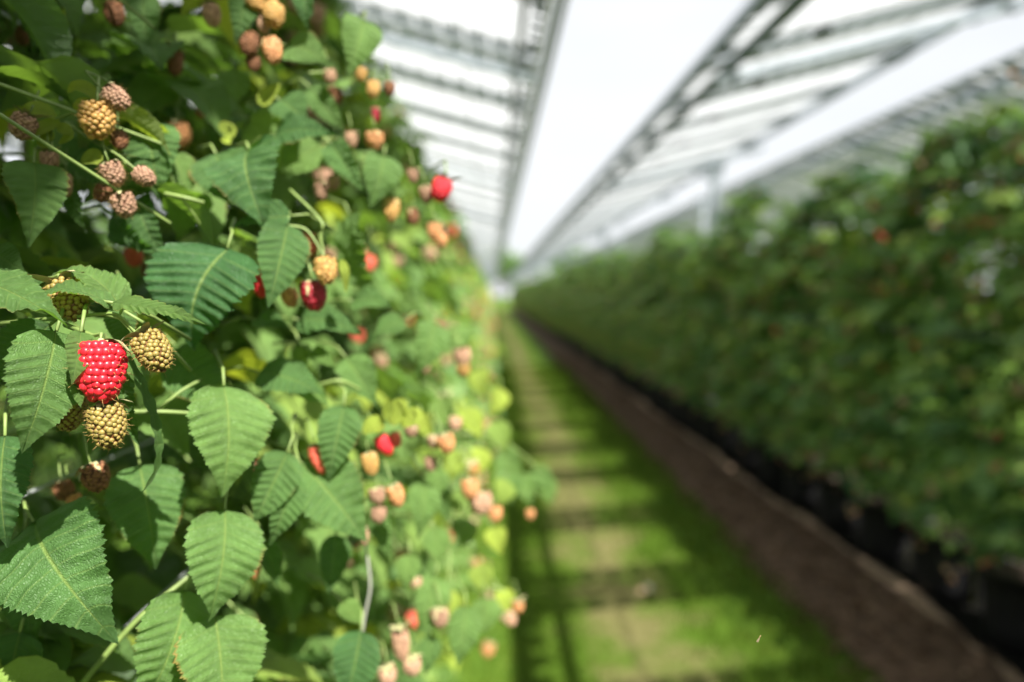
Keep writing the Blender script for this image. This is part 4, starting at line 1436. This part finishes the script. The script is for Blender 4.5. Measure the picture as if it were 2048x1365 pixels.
# ------------------------------------------------------------------ trees beyond the rows
def make_tree(seed, h):
    rng = random.Random(seed)
    root = empty("broadleaf_tree", (0, 0, 0))
    tk = MB()
    tk.tube([(0, 0, 0), (0.1, 0, h * .2), (0.0, 0.1, h * .5), (0.1, 0, h * .85)], 0.28, 0.06, k=10)
    ends = []
    for k in range(12):
        a = rng.uniform(0, 6.28); z = h * rng.uniform(0.25, 0.7); l = h * rng.uniform(0.18, 0.32)
        e = (math.cos(a) * l, math.sin(a) * l, z + l * rng.uniform(0.3, 0.9))
        tk.tube([(0, 0, z), (e[0] * .5, e[1] * .5, z + (e[2] - z) * .4), e], 0.10, 0.03, k=6)
        ends.append(e)
    ends += [(0, 0, h * .85), (0.5, 0.2, h * .75), (-.5, -.3, h * .7)]
    tk.build("trunk", M_BARK, root)
    cr_ = MB()
    for e in ends:
        for k in range(170):
            d = norm([rng.gauss(0, 1), rng.gauss(0, 1), rng.gauss(0, 0.8)]) * h * 0.15 * rng.random() ** 0.4
            p = np.array(e) + d
            place_leaf(cr_, TPL_LOW[k % 3], p, norm([rng.gauss(0, 1), rng.gauss(0, 1), -0.5]), norm([rng.gauss(0, .6), rng.gauss(0, .6), 1]), rng.uniform(0.28, 0.5), rng.uniform(.2, .75))
    cr_.build("crown", M_LEAF_FAR, root)
    index_kids(root)
    return root
tp = [make_tree(1, 9.0), make_tree(2, 8.0)]
TREES = [(-9, 96, 1.0, "broad green tree beyond the left row's far end"), (-2.5, 104, 1.0, "rounded tree left of the vanishing point"),
         (1.3, 98, 1.0, "pale green tree in the gap between the roofs at the vanishing point"), (4.6, 100, 0.9, "taller tree right of the gap at the vanishing point"),
         (10, 95, 1.0, "tree behind the far end of the right hedge"), (17, 102, 1.1, "outermost tree beyond the right hedge")]
for i, (x, y, s, lab) in enumerate(TREES):
    o = tp[i] if i < 2 else copy_tree(tp[i % 2])
    o.location = (x, y, 0); o.scale = (s, s, s); o.rotation_euler = (0, 0, i * 1.3)
    tag(o, lab, "tree", "trees beyond the rows")

# ------------------------------------------------------------------ small things
def fallen_leaf(x, y, rot, label, tint_col):
    m = simple("dry_leaf", tint_col, 0.8, noise=200, noise_amt=0.3)
    mb = MB()
    place_leaf(mb, leaf_template(20, 3, width=0.6, pleat=0.01, fold=0.5, bend=0.2, seed=5), np.array([x, y, 0.035]), (math.cos(rot), math.sin(rot), 0.1), (0.1, -0.2, 1), 0.06, 0.5)
    tag(mb.build("fallen_leaf", m), label, "fallen leaf", "fallen leaves on the path")
def ground_at(px, py):
    v = CR @ np.array([(px - 1024) / FPX, -(py - 682.5) / FPX, -1.0])
    return CO + v * (CAMZ - 0.03) / -v[2]
g1, g2 = ground_at(1275, 1192), ground_at(1300, 1186)
fallen_leaf(g1[0], g1[1], 0.4, "pale dry fallen leaf on the worn path, left of two", (0.62, 0.42, 0.26))
fallen_leaf(g2[0], g2[1], 1.9, "whitish fallen leaf on the worn path, right of two", (0.65, 0.60, 0.45))

# tiny midge in flight over the grass
mroot = empty("flying_insect", P(1518, 1277, .285))
b = MB()
ax = CR @ norm([.5, .85, 0]); 
b.tube([ax * t for t in (-.0017, -.0008, 0, .0009, .0014)], 0.00022, .00016, k=8)
b.build("body", simple("insect_body", (.30, .20, .09), .6), mroot)
wb = MB()
vw = CR @ np.array([0, 0, 1.0]); sw = norm(np.cross(ax, vw))
for sd in (-1, 1):
    p0 = ax * 0.0006 + vw * 0.0002
    wb.add(np.array([p0, p0 + sw * sd * .00035 - ax * .0008, p0 + sw * sd * .00045 - ax * .0024, p0 + sw * sd * .00008 - ax * .0022]), np.array([[0, 1, 2, 3]]))
wb.build("wings", simple("insect_wing", (.20, .16, .10), .5), mroot, smooth=False)
tag(mroot, "tiny pale insect in flight over the shaded grass at the lower right", "insect")
